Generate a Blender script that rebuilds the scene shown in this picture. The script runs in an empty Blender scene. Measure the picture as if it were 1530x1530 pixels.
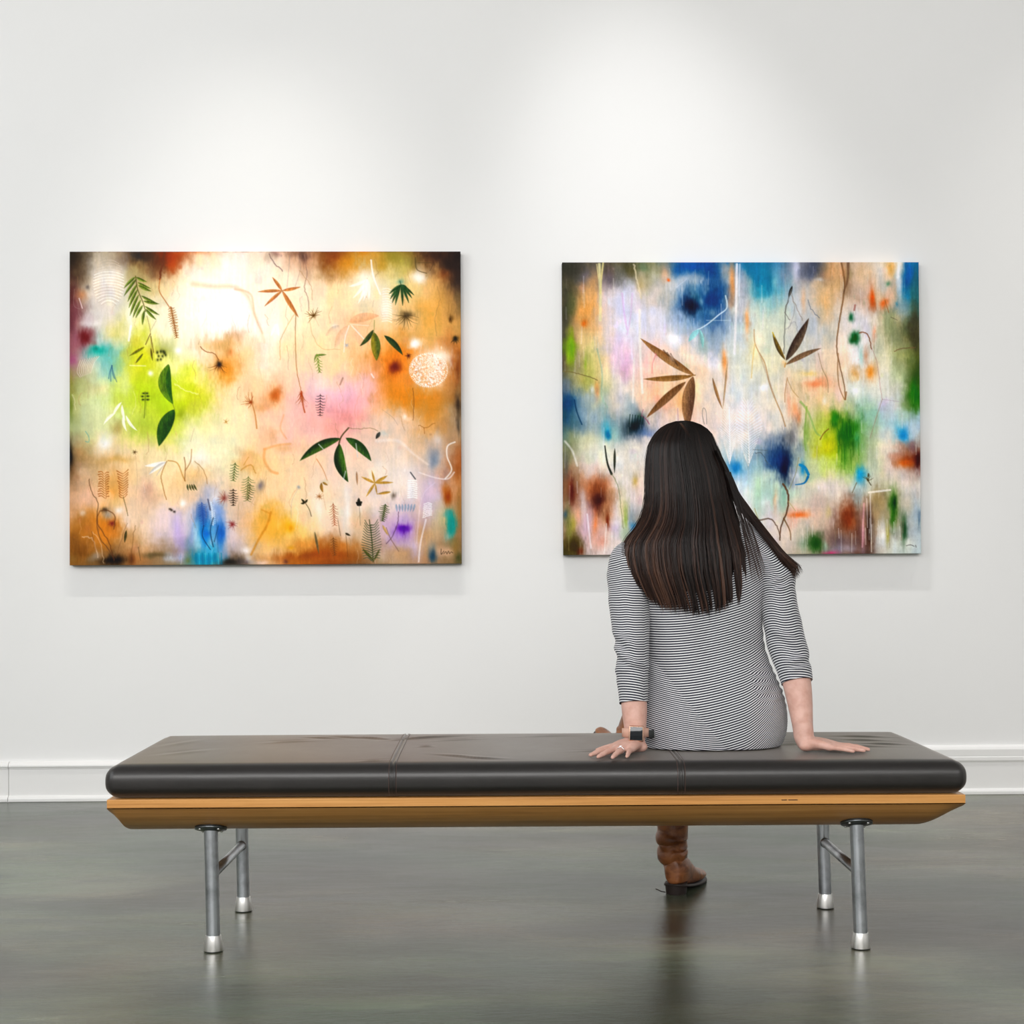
import bpy, bmesh, math, random
import numpy as np
from mathutils import Vector, Matrix

R = math.radians
sc = bpy.context.scene
COL = sc.collection

# ---------------------------------------------------------------- camera
H_CAM, D_CAM, F_PX = 0.937, 6.07, 2334.0
cd = bpy.data.cameras.new('camera')
cd.sensor_width = 36.0
cd.lens = 36.0*F_PX/1530.0
cd.shift_y = 28.3/1530.0
cd.clip_start = 0.05; cd.clip_end = 60
cam = bpy.data.objects.new('camera', cd); COL.objects.link(cam)
CAM_R = Matrix.Rotation(R(-1.2), 3, 'Z') @ Matrix.Rotation(R(90.9), 3, 'X') @ Matrix.Rotation(R(-0.26), 3, 'Z')
cam.matrix_world = Matrix.Translation((0, -D_CAM, H_CAM)) @ CAM_R.to_4x4()
cd.dof.use_dof = False
sc.camera = cam

# ---------------------------------------------------------------- world, lights, exposure
sc.view_settings.view_transform = 'Standard'
sc.view_settings.look = 'None'
sc.view_settings.gamma = 1.0
sc.view_settings.use_curve_mapping = False
sc.view_settings.exposure = 0.03
w = bpy.data.worlds.new('world'); sc.world = w; w.use_nodes = True
w.node_tree.nodes['Background'].inputs[0].default_value = (0.75, 0.80, 0.86, 1)
w.node_tree.nodes['Background'].inputs[1].default_value = 0.2

def area(name, loc, target, sx, sy, power, col):
    l = bpy.data.lights.new(name, 'AREA'); l.shape = 'RECTANGLE'; l.size = sx; l.size_y = sy
    l.energy = power; l.color = col
    o = bpy.data.objects.new(name, l); COL.objects.link(o); o.location = loc
    o.rotation_euler = (Vector(target)-Vector(loc)).to_track_quat('-Z', 'Y').to_euler()
    return o
def spot(name, loc, target, power, deg, blend, rad, col):
    l = bpy.data.lights.new(name, 'SPOT'); l.energy = power; l.spot_size = R(deg); l.spot_blend = blend
    l.shadow_soft_size = rad; l.color = col
    o = bpy.data.objects.new(name, l); COL.objects.link(o); o.location = loc
    o.rotation_euler = (Vector(target)-Vector(loc)).to_track_quat('-Z', 'Y').to_euler()
    return o
# added soft room light behind the camera, and daylight through the tall window in the left wall
area('added_front_light', (-0.6, -9.2, 3.3), (0.1, 0, 1.1), 7.0, 2.2, 400, (1.0, 0.98, 0.965))
area('daylight_left_window', (-3.75, -3.6, 2.3), (0.8, -2.4, 0.9), 3.2, 2.6, 82, (0.90, 0.96, 1.0))
# picture lights on the ceiling track, and one added wall light
WARM = (1.0, 0.96, 0.90); NEUT = (1.0, 0.985, 0.98)
spot('picture_light_1', (-0.50, -1.38, 5.0), (-0.85, 0, 0.25), 145, 38, 1.0, .012, WARM)
spot('picture_light_2', (-1.25, -1.38, 5.0), (-0.80, 0, 0.25), 130, 38, 1.0, .012, WARM)
spot('picture_light_3', (0.35, -1.22, 5.0), (1.05, 0, 0.25), 145, 40, 1.0, .012, NEUT)
spot('picture_light_4', (-0.05, -1.22, 5.0), (1.15, 0, 0.25), 152, 40, 1.0, .012, NEUT)
spot('added_wall_light', (2.60, -1.30, 5.0), (2.55, 0, 0.25), 125, 42, 1.0, .012, WARM)  # added spot out of view, brightens the bare wall at right

# ---------------------------------------------------------------- helpers
def proj_at(px, py, Y):
    """world point at depth plane y=Y seen at photo pixel px,py (used to read off outlines)"""
    d = CAM_R @ Vector(((px-765)/F_PX, -(py-765-28.3)/F_PX, -1.0))
    t = (Y+D_CAM)/d.y
    return Vector((d.x*t, Y, H_CAM+d.z*t))

def link(o, parent=None):
    COL.objects.link(o)
    if parent is not None:
        o.parent = parent
    return o
def mesh_obj(name, verts, faces, mat, parent=None, smooth=True):
    me = bpy.data.meshes.new(name)
    me.from_pydata([tuple(v) for v in verts], [], [tuple(f) for f in faces])
    if isinstance(mat, (list, tuple)):
        for m in mat: me.materials.append(m)
    else:
        me.materials.append(mat)
    if smooth:
        me.polygons.foreach_set('use_smooth', [True]*len(me.polygons))
    me.update()
    return link(bpy.data.objects.new(name, me), parent)
def bm_obj(name, bm, mat, parent=None, smooth=True):
    me = bpy.data.meshes.new(name); bm.to_mesh(me); bm.free()
    me.materials.append(mat)
    if smooth: me.polygons.foreach_set('use_smooth', [True]*len(me.polygons))
    return link(bpy.data.objects.new(name, me), parent)
def thing(name, label, cat, loc=(0, 0, 0), rotz=0.0, group=None):
    o = bpy.data.objects.new(name, None); COL.objects.link(o)
    o.location = loc; o.rotation_euler = (0, 0, rotz); o.empty_display_size = .05
    tag(o, label, cat, group)
    return o
def tag(o, label, cat, group=None):
    o['label'] = label; o['category'] = cat
    if group: o['group'] = group
    return o
def struct(o):
    o['kind'] = 'structure'; return o

class M:
    """tiny mesh builder"""
    def __init__(s): s.v = []; s.f = []
    def add(s, v, f):
        n = len(s.v); s.v += [tuple(p) for p in v]; s.f += [tuple(i+n for i in q) for q in f]
    def box(s, x0, y0, z0, x1, y1, z1):
        s.add([(x0, y0, z0), (x1, y0, z0), (x1, y1, z0), (x0, y1, z0), (x0, y0, z1), (x1, y0, z1), (x1, y1, z1), (x0, y1, z1)],
              [(0, 3, 2, 1), (4, 5, 6, 7), (0, 1, 5, 4), (1, 2, 6, 5), (2, 3, 7, 6), (3, 0, 4, 7)])
    def tube(s, pts, rad, n=20, caps=True, round_caps=False):
        P = [Vector(p) for p in pts]; rad = rad if hasattr(rad, '__len__') else [rad]*len(P)
        P2, R2 = list(P), list(rad)
        if round_caps:
            a = (P[0]-P[1]).normalized(); b = (P[-1]-P[-2]).normalized()
            pre = [(P[0]+a*rad[0]*math.sin(t), rad[0]*math.cos(t)) for t in (1.5, 1.15, .75, .35)]
            post = [(P[-1]+b*rad[-1]*math.sin(t), rad[-1]*math.cos(t)) for t in (.35, .75, 1.15, 1.5)]
            P2 = [p for p, r in pre]+P+[p for p, r in post]; R2 = [r for p, r in pre]+list(rad)+[r for p, r in post]
        t0 = (P2[1]-P2[0]).normalized(); up = Vector((0, 0, 1)) if abs(t0.z) < .9 else Vector((1, 0, 0))
        rings = []
        for i, p in enumerate(P2):
            t = (P2[min(i+1, len(P2)-1)]-P2[max(i-1, 0)]).normalized()
            a = (up-t*up.dot(t)).normalized(); b = t.cross(a); up = a
            rings.append([p+(a*math.cos(2*math.pi*k/n)+b*math.sin(2*math.pi*k/n))*R2[i] for k in range(n)])
        v = [q for r in rings for q in r]; f = []
        for i in range(len(rings)-1):
            for k in range(n):
                f.append((i*n+k, i*n+(k+1) % n, (i+1)*n+(k+1) % n, (i+1)*n+k))
        if caps:
            f.append(tuple(range(n-1, -1, -1))); f.append(tuple((len(rings)-1)*n+k for k in range(n)))
        s.add(v, f)
    def lathe(s, prof, c=(0, 0, 0), n=32):
        v = []; f = []
        for r, z in prof:
            for k in range(n):
                a = 2*math.pi*k/n; v.append((c[0]+r*math.cos(a), c[1]+r*math.sin(a), c[2]+z))
        for i in range(len(prof)-1):
            for k in range(n):
                f.append((i*n+k, i*n+(k+1) % n, (i+1)*n+(k+1) % n, (i+1)*n+k))
        f.append(tuple(range(n-1, -1, -1))); f.append(tuple((len(prof)-1)*n+k for k in range(n)))
        s.add(v, f)
    def obj(s, name, mat, parent=None, smooth=True):
        return mesh_obj(name, s.v, s.f, mat, parent, smooth)

def bevel(o, width, seg=2, angle=35):
    m = o.modifiers.new('bevel', 'BEVEL'); m.width = width; m.segments = seg; m.limit_method = 'ANGLE'; m.angle_limit = R(angle)
    m.harden_normals = False
    return o
def crisp(o, ang=35):
    """smooth faces with sharp edges marked by angle"""
    me = o.data; bm = bmesh.new(); bm.from_mesh(me)
    for e in bm.edges:
        if len(e.link_faces) == 2 and e.calc_face_angle(0) > R(ang): e.smooth = False
    bm.to_mesh(me); bm.free(); return o

# ---- materials
class NT:
    def __init__(s, name):
        s.m = bpy.data.materials.new(name); s.m.use_nodes = True; s.t = s.m.node_tree
        s.b = s.t.nodes['Principled BSDF']
    def n(s, typ, **kw):
        x = s.t.nodes.new(typ)
        for k, v in kw.items():
            if k in x.inputs: s.set(x.inputs[k], v)
            else: setattr(x, k, v)
        return x
    def set(s, inp, v):
        if isinstance(v, bpy.types.NodeSocket): s.t.links.new(v, inp)
        elif isinstance(v, bpy.types.Node): s.t.links.new(v.outputs[0], inp)
        else: inp.default_value = v
    def P(s, **kw):
        for k, v in kw.items(): s.set(s.b.inputs[k.replace('_', ' ')], v)
        return s.m
    def coord(s, scale=(1, 1, 1), kind='Object', rot=(0, 0, 0)):
        tc = s.n('ShaderNodeTexCoord'); mp = s.n('ShaderNodeMapping')
        s.t.links.new(tc.outputs[kind], mp.inputs['Vector']); mp.inputs['Scale'].default_value = scale; mp.inputs['Rotation'].default_value = rot
        return mp.outputs[0]
    def noise(s, vec, scale, detail=4, rough=.5, dist=0.0):
        x = s.n('ShaderNodeTexNoise'); s.set(x.inputs['Vector'], vec)
        x.inputs['Scale'].default_value = scale; x.inputs['Detail'].default_value = detail; x.inputs['Roughness'].default_value = rough; x.inputs['Distortion'].default_value = dist
        return x.outputs['Fac']
    def ramp(s, fac, stops, interp='LINEAR'):
        x = s.n('ShaderNodeValToRGB'); s.set(x.inputs[0], fac); x.color_ramp.interpolation = interp
        while len(x.color_ramp.elements) < len(stops): x.color_ramp.elements.new(.5)
        for e, (p, c) in zip(x.color_ramp.elements, stops):
            e.position = p; e.color = tuple(c)+((1,) if len(c) == 3 else ())
        return x.outputs[0]
    def math(s, op, a, b=0.0, c=0.0, clamp=False):
        x = s.n('ShaderNodeMath', operation=op); x.use_clamp = clamp
        s.set(x.inputs[0], a); s.set(x.inputs[1], b); s.set(x.inputs[2], c)
        return x.outputs[0]
    def mix(s, fac, a, b, mode='MIX'):
        x = s.n('ShaderNodeMix', data_type='RGBA', blend_type=mode)
        s.set(x.inputs[0], fac)
        for i, v in ((6, a), (7, b)):
            if isinstance(v, tuple) and len(v) == 3: v = v+(1,)
            s.set(x.inputs[i], v)
        return x.outputs[2]
    def bump(s, h, strength, dist, normal=None):
        x = s.n('ShaderNodeBump'); s.set(x.inputs['Height'], h); x.inputs['Strength'].default_value = strength; x.inputs['Distance'].default_value = dist
        if normal is not None: s.set(x.inputs['Normal'], normal)
        return x.outputs[0]
def srgb(r, g, b):
    f = lambda c: (c/255/12.92) if c/255 <= .04045 else ((c/255+.055)/1.055)**2.4
    return (f(r), f(g), f(b))
def c4(c): return tuple(c)+(1,)

# wall paint
t = NT('wall_paint'); n = t.noise(t.coord(), 220, 3); n2 = t.noise(t.coord(), 1.3, 2)
MAT_WALL = t.P(Base_Color=t.mix(n2, (.82, .82, .815), (.845, .845, .84)), Roughness=.62, Normal=t.bump(n, .05, .002)); 
t = NT('trim_paint'); MAT_TRIM = t.P(Base_Color=c4((.84, .835, .825)), Roughness=.32)
t = NT('ceiling_paint'); MAT_CEIL = t.P(Base_Color=c4((.42, .42, .42)), Roughness=.9)
# polished concrete floor
t = NT('polished_concrete')
co = t.coord()
a = t.noise(t.coord((.55, 1.0, 1)), 1.7, 5, .55, .5)
b = t.noise(t.coord((.40, 1.5, 1), rot=(0, 0, .10)), 4.5, 7, .62, .7)
c = t.noise(t.coord((.5, 2.0, 1), rot=(0, 0, -.1)), 22, 8, .72, .6)
g = t.noise(t.coord((.6, 1.8, 1), rot=(0, 0, .2)), 85, 6, .75, 1.0)
m1 = t.math('ADD', t.math('MULTIPLY', a, .60), t.math('ADD', t.math('MULTIPLY', b, .24), t.math('ADD', t.math('MULTIPLY', c, .10), t.math('MULTIPLY', g, .06))))
green = t.ramp(m1, [(.40, (.022, .033, .019)), (.465, (.045, .065, .040)), (.525, (.084, .112, .070)), (.61, (.165, .200, .128))])
taupe = t.ramp(m1, [(.40, (.030, .025, .016)), (.465, (.064, .055, .036)), (.525, (.118, .102, .069)), (.61, (.220, .196, .142))])
warmn = t.noise(t.coord((.6, 1.1, 1), rot=(0, 0, .3)), 1.15, 4, .55, .4)
colr = t.mix(t.ramp(warmn, [(.40, (0, 0, 0)), (.60, (1, 1, 1))]), green, taupe)
vo = t.n('ShaderNodeTexVoronoi'); t.set(vo.inputs['Vector'], co); vo.inputs['Scale'].default_value = 26
spk = t.math('LESS_THAN', vo.outputs['Distance'], .035)
wn = t.n('ShaderNodeTexWhiteNoise'); t.set(wn.inputs['Vector'], vo.outputs['Position'])
spk = t.math('MULTIPLY', spk, t.math('GREATER_THAN', wn.outputs['Value'], .9))
colr = t.mix(t.math('MULTIPLY', spk, .5), colr, (.4, .42, .38))
rg = t.math('ADD', .09, t.math('MULTIPLY', b, .27))
MAT_FLOOR = t.P(Base_Color=colr, Roughness=rg, Specular_IOR_Level=.42, Normal=t.bump(t.math('ADD', c, t.math('MULTIPLY', g, .6)), .16, .004))
# bench
t = NT('black_leather')
nn = t.noise(t.coord(), 420, 4, .6); n2 = t.noise(t.coord((1, .6, 1)), 7, 5, .6, .5)
MAT_LEATHER = t.P(Base_Color=t.mix(n2, (.0075, .0062, .0058), (.015, .0122, .011)), Roughness=t.math('ADD', .33, t.math('MULTIPLY', n2, .12)),
                  Specular_IOR_Level=.62, Sheen_Weight=.30, Sheen_Roughness=.35, Sheen_Tint=c4((.95, .86, .78)), Normal=t.bump(nn, .12, .0010, t.bump(t.noise(t.coord((1, .5, 1)), 14, 3, .45, .6), .07, .008)))
t = NT('stitch_thread'); MAT_STITCH = t.P(Base_Color=c4((.10, .055, .045)), Roughness=.6)
t = NT('birch_plywood')
gr = t.noise(t.coord((1.2, 30, 60)), 1.0, 6, .6, .4); g2 = t.noise(t.coord((4, 40, 240)), 1.0, 3, .6, .2)
wc = t.ramp(t.math('ADD', t.math('MULTIPLY', gr, .6), t.math('MULTIPLY', g2, .4)), [(.34, (.40, .165, .038)), (.5, (.60, .280, .075)), (.66, (.72, .37, .115))])
MAT_WOOD = t.P(Base_Color=wc, Roughness=.38, Specular_IOR_Level=.45, Normal=t.bump(g2, .08, .001), Coat_Weight=.15, Coat_Roughness=.2)
t = NT('brushed_steel')
ns = t.noise(t.coord((160, 160, 6)), 1.0, 4, .6); nb = t.noise(t.coord(), 18, 5, .65)
MAT_STEEL = t.P(Base_Color=t.mix(t.ramp(nb, [(.45, (0, 0, 0)), (.72, (1, 1, 1))]), (.56, .59, .63), (.34, .36, .39)), Metallic=1.0, Roughness=t.math('ADD', .26, t.math('MULTIPLY', ns, .22)))
t = NT('cast_aluminium')
ns = t.noise(t.coord((140, 140, 5)), 1.0, 3, .6)
MAT_ALU = t.P(Base_Color=c4((.80, .79, .77)), Metallic=1.0, Roughness=t.math('ADD', .22, t.math('MULTIPLY', ns, .18)))
t = NT('black_rubber'); MAT_RUBBER = t.P(Base_Color=c4((.012, .014, .014)), Roughness=.5)
t = NT('dark_steel'); MAT_DSTEEL = t.P(Base_Color=c4((.20, .22, .24)), Metallic=1.0, Roughness=.28)
# ---------------------------------------------------------------- the room
X0, X1, YB, ZC = -3.9, 4.6, -9.6, 5.2
m = M(); m.box(X0-.2, YB-.2, -.12, X1+.2, .2, 0); struct(m.obj('floor', MAT_FLOOR, smooth=False))
m = M(); m.box(X0-.2, 0, 0, X1+.2, .2, ZC); struct(m.obj('wall_back', MAT_WALL, smooth=False))
m = M(); m.box(X0-.2, YB, 0, X0, 0, ZC); struct(m.obj('wall_left', MAT_WALL, smooth=False))
m = M(); m.box(X1, YB, 0, X1+.2, 0, ZC); struct(m.obj('wall_right', MAT_WALL, smooth=False))
m = M(); m.box(X0-.2, YB-.2, 0, X1+.2, YB, ZC); struct(m.obj('wall_front', MAT_WALL, smooth=False))
m = M(); m.box(X0-.2, YB-.2, ZC, X1+.2, .2, ZC+.12); struct(m.obj('ceiling', MAT_CEIL, smooth=False))
def moulding(name, prof, x0, x1):
    """prof: (distance off the wall, height) from floor to top"""
    v = []; n = len(prof)
    for x in (x0, x1):
        v += [(x, -d, z) for d, z in prof]
    f = [(i, n+i, n+i+1, i+1) for i in range(n-1)]
    f += [tuple(range(n-1, -1, -1)), tuple(range(n, 2*n))]
    o = mesh_obj(name, v, f, MAT_TRIM, smooth=False); bevel(o, .0012, 2, 25); return struct(o)
shoe = [(.0, .0005), (.030, .0005), (.0305, .012), (.028, .017), (.022, .021), (.0175, .0225)]
cap = [(.0175, .1245), (.0205, .1262), (.0205, .130), (.026, .1335), (.026, .1395), (.018, .147), (.010, .1515), (.0, .1525)]
moulding('baseboard_left', shoe+cap, X0+.002, -1.8115)
moulding('baseboard_back', shoe+cap, -1.810, 0.30)
capr = [(.0175, .1245), (.0205, .1262), (.0205, .1285), (.0235, .131), (.0235, .1455), (.0205, .1475), (.0215, .1495), (.0215, .1745), (.016, .183), (.008, .1885), (.0, .1895)]
moulding('baseboard_right', shoe+capr, 0.3015, X1-.002)
# ---------------------------------------------------------------- the two canvases' pigment
def hexc(s):
    return np.array([int(s[i:i+2], 16)/255.0 for i in (0, 2, 4)])

def smooth_noise(h, w, sy, sx, rng):
    """value noise, cell sizes sy,sx in px, range about -1..1, cubic faded"""
    ny, nx = int(h/sy)+3, int(w/sx)+3
    g = rng.uniform(-1, 1, (ny, nx))
    y = np.arange(h)/sy; x = np.arange(w)/sx
    yi = y.astype(int); xi = x.astype(int)
    fy = y-yi; fx = x-xi
    fy = (fy*fy*(3-2*fy))[:, None]; fx = (fx*fx*(3-2*fx))[None, :]
    a = g[yi][:, xi]; b = g[yi][:, xi+1]; c = g[yi+1][:, xi]; d = g[yi+1][:, xi+1]
    return (a*(1-fx)+b*fx)*(1-fy)+(c*(1-fx)+d*fx)*fy

class Canvas:
    """x0,y0,x1,y1: the drawing units the canvas spans; w,h: samples"""
    def __init__(s, x0, y0, x1, y1, w, h, seed):
        s.b = (x0, y0, x1, y1); s.w, s.h = w, h
        s.X, s.Y = np.meshgrid(np.linspace(x0, x1, w), np.linspace(y0, y1, h))
        s.rng = np.random.RandomState(seed)
        s.px = (x1-x0)/(w-1.0)
        s.WX = 0; s.WY = 0
        for sc, am in ((90, 15), (36, 9), (14, 5.5), (6, 2.6)):
            s.WX = s.WX+am*smooth_noise(h, w, sc*1.4/s.px, sc/s.px, s.rng)
            s.WY = s.WY+am*1.5*smooth_noise(h, w, sc*1.4/s.px, sc/s.px, s.rng)
        s.C = np.zeros((h, w, 3))
    def base(s, rows):
        G = np.array([[hexc(c) for c in r.split()] for r in rows])
        ny, nx = G.shape[:2]
        x0, y0, x1, y1 = s.b
        u = np.clip((s.X+1.3*s.WX-x0)/(x1-x0), 0, 1)*(nx-1); v = np.clip((s.Y+1.3*s.WY-y0)/(y1-y0), 0, 1)*(ny-1)
        i = np.minimum(u.astype(int), nx-2); j = np.minimum(v.astype(int), ny-2)
        fu = u-i; fv = v-j; fu = (fu*fu*(3-2*fu))[..., None]; fv = (fv*fv*(3-2*fv))[..., None]
        s.C = (G[j, i]*(1-fu)+G[j, i+1]*fu)*(1-fv)+(G[j+1, i]*(1-fu)+G[j+1, i+1]*fu)*fv
    def mix(s, sl, col, a):
        a = np.clip(a, 0, 1)[..., None]
        s.C[sl] = s.C[sl]*(1-a)+(hexc(col) if isinstance(col, str) else col)*a
    def box(s, x0, y0, x1, y1):
        X0, Y0, X1, Y1 = s.b
        i0 = max(0, int((x0-X0)/s.px)); i1 = min(s.w, int((x1-X0)/s.px)+2)
        ry = (Y1-Y0)/(s.h-1.0)
        j0 = max(0, int((y0-Y0)/ry)); j1 = min(s.h, int((y1-Y0)/ry)+2)
        return (slice(j0, max(j1, j0)), slice(i0, max(i1, i0)))
    def blob(s, x, y, rx, ry, col, a=.7, p=1.0, warp=1.0):
        m = 2.6
        sl = s.box(x-rx*m-40, y-ry*m-50, x+rx*m+40, y+ry*m+50)
        if s.X[sl].size == 0: return
        warp = warp*min(1.0, .12+min(rx, ry)/75.0)
        dx = (s.X[sl]+warp*s.WX[sl]-x)/rx; dy = (s.Y[sl]+warp*s.WY[sl]-y)/ry
        ro = 1+.22*s.n4[sl]+.14*s.n1[sl]; dx = dx*ro; dy = dy*ro
        s.mix(sl, col, a*np.exp(-(dx*dx+dy*dy)**p))
    def seg(s, x0, y0, x1, y1, w0, w1, col, a=.8, soft=1.6):
        m = max(w0, w1)+soft+2
        sl = s.box(min(x0, x1)-m, min(y0, y1)-m, max(x0, x1)+m, max(y0, y1)+m)
        if s.X[sl].size == 0: return
        dx, dy = x1-x0, y1-y0; L = max(dx*dx+dy*dy, 1e-6)
        t = np.clip(((s.X[sl]-x0)*dx+(s.Y[sl]-y0)*dy)/L, 0, 1)
        d = np.hypot(s.X[sl]-x0-t*dx, s.Y[sl]-y0-t*dy)
        s.mix(sl, col, a*np.clip((w0+(w1-w0)*t+soft-d)/(2*soft), 0, 1))
    def line(s, pts, w, col, a=.7, w1=None, soft=1.6, wob=0.0):
        P = np.array(pts, float)
        if len(P) > 2:
            t = np.arange(len(P)); n = (len(P)-1)*6+1; tt = np.linspace(0, len(P)-1, n)
            Q = []
            for q in tt:
                k = min(int(q), len(P)-2); f = q-k
                p0 = P[max(k-1, 0)]; p1 = P[k]; p2 = P[k+1]; p3 = P[min(k+2, len(P)-1)]
                Q.append(.5*((2*p1)+(-p0+p2)*f+(2*p0-5*p1+4*p2-p3)*f*f+(-p0+3*p1-3*p2+p3)*f**3))
            P = np.array(Q)
            if wob: P = P+s.rng.uniform(-wob, wob, P.shape)
        w1 = w if w1 is None else w1
        # one union mask per line so that overlapping segments do not darken
        m = max(w, w1)+soft+3
        sl = s.box(P[:, 0].min()-m, P[:, 1].min()-m, P[:, 0].max()+m, P[:, 1].max()+m)
        if s.X[sl].size == 0: return
        M = np.zeros(s.X[sl].shape); XX = s.X[sl]; YY = s.Y[sl]; n = len(P)-1
        for k in range(n):
            x0, y0 = P[k]; x1, y1 = P[k+1]; dx, dy = x1-x0, y1-y0; L = max(dx*dx+dy*dy, 1e-6)
            t = np.clip(((XX-x0)*dx+(YY-y0)*dy)/L, 0, 1)
            d = np.hypot(XX-x0-t*dx, YY-y0-t*dy)
            ww = w+(w1-w)*(k+t)/n
            M = np.maximum(M, np.clip((ww+soft-d)/(2*soft), 0, 1)*np.minimum(1, (ww+.4)/1.1))
        s.mix(sl, col, a*M)
    def leaf(s, x0, y0, x1, y1, w, col, col2=None, a=.9, bend=0.0, soft=1.8):
        """lens-shaped leaf from stem x0,y0 to tip x1,y1, half width w, bent sideways"""
        m = w+abs(bend)+6
        sl = s.box(min(x0, x1)-m, min(y0, y1)-m, max(x0, x1)+m, max(y0, y1)+m)
        if s.X[sl].size == 0: return
        L = math.hypot(x1-x0, y1-y0); ux, uy = (x1-x0)/L, (y1-y0)/L
        rx = s.X[sl]-x0; ry = s.Y[sl]-y0
        t = (rx*ux+ry*uy)/L; v = -rx*uy+ry*ux
        tc = np.clip(t, 0, 1)
        v = v-bend*4*tc*(1-tc)
        hw = w*np.sin(np.pi*tc**.85)**.8
        d = np.abs(v)-hw
        a0 = a*np.clip((soft-d)/(2*soft), 0, 1)*((t > -.01) & (t < 1.01))
        c1 = hexc(col); c2 = hexc(col2) if col2 else c1*.8
        f = (.5+.5*np.tanh(v/(w*.35)+1e-9))[..., None]
        k_ = max(0.0, 1.1-c1.mean()*1.15)
        n = (1+k_*(.13*s.n1[sl]+.08*s.n2[sl]))[..., None]
        s.mix(sl, np.clip((c1*(1-f)+c2*f)*n, 0, 1), a0)
    def fern(s, x0, y0, x1, y1, n, ln, ang, col, w=1.6, a=.8, droop=.25, stem=True, taper=.55):
        L = math.hypot(x1-x0, y1-y0); th = math.atan2(y1-y0, x1-x0)
        if stem: s.line([(x0, y0), (x1, y1)], .8, col, a*.8)
        for k in range(n):
            t = (k+.5)/n
            px, py = x0+(x1-x0)*t, y0+(y1-y0)*t
            l = ln*(1-taper*abs(t-.35)*1.5)*s.rng.uniform(.85, 1.1)
            for sd in (-1, 1):
                b = th+sd*math.radians(ang+s.rng.uniform(-6, 6))
                ex, ey = px+l*math.cos(b), py+l*math.sin(b)
                mx, my = px+l*.55*math.cos(b-sd*droop), py+l*.55*math.sin(b-sd*droop)
                s.line([(px, py), (mx, my), (ex, ey)], w, col, a, w1=.5)
    def burst(s, x, y, r, n, col, a0=0, a1=360, a=.75, core=5, w=1.0):
        s.blob(x, y, core, core, col, a, warp=0)
        for k in range(n):
            b = math.radians(a0+(a1-a0)*(k+s.rng.uniform(.1, .9))/n); l = r*s.rng.uniform(.55, 1.05)
            c = s.rng.uniform(-.25, .25)
            s.line([(x, y), (x+.5*l*math.cos(b+c), y+.5*l*math.sin(b+c)), (x+l*math.cos(b), y+l*math.sin(b))], w, col, a, w1=.3)
    def textures(s):
        s.n1 = smooth_noise(s.h, s.w, 16/s.px, 5/s.px, s.rng)
        s.n2 = smooth_noise(s.h, s.w, 5/s.px, 3/s.px, s.rng)
        s.n3 = smooth_noise(s.h, s.w, 130/s.px, 8/s.px, s.rng)
        s.n4 = smooth_noise(s.h, s.w, 40/s.px, 26/s.px, s.rng)
        s.n5 = smooth_noise(s.h, s.w, 9/s.px, 70/s.px, s.rng)
    def scumble(s, n, amp, vert=1.0):
        for _ in range(n):
            x = s.rng.uniform(s.b[0], s.b[2]); y = s.rng.uniform(s.b[1], s.b[3])
            i = min(s.w-1, int((x-s.b[0])/s.px)); j = min(s.h-1, int((y-s.b[1])/(s.b[3]-s.b[1])*(s.h-1)))
            c0 = s.C[j, i]*(1+s.rng.uniform(-amp, amp))+s.rng.uniform(-amp, amp, 3)*.35
            r = 4+30*s.rng.rand()**2.2
            s.blob(x+s.rng.uniform(-14, 14), y+s.rng.uniform(-14, 14), r, r*(.7+vert*s.rng.rand()), np.clip(c0, 0, 1), s.rng.uniform(.25, .7), p=1.6)
    def grain(s, k=1.0, streak=1.0):
        g = .022*s.n1+.020*s.n2+.018*streak*s.n3+.030*s.n4+.010*s.n5
        lum = s.C.mean(axis=2)
        s.C = np.clip(s.C*(1+k*(g*(1.7-lum))[..., None]), 0, 1)
        # scumbled warm/cool shifts
        s.C[..., 0] = np.clip(s.C[..., 0]*(1+.014*k*s.n4), 0, 1); s.C[..., 2] = np.clip(s.C[..., 2]*(1-.02*k*s.n4+.012*k*s.n3), 0, 1)

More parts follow.
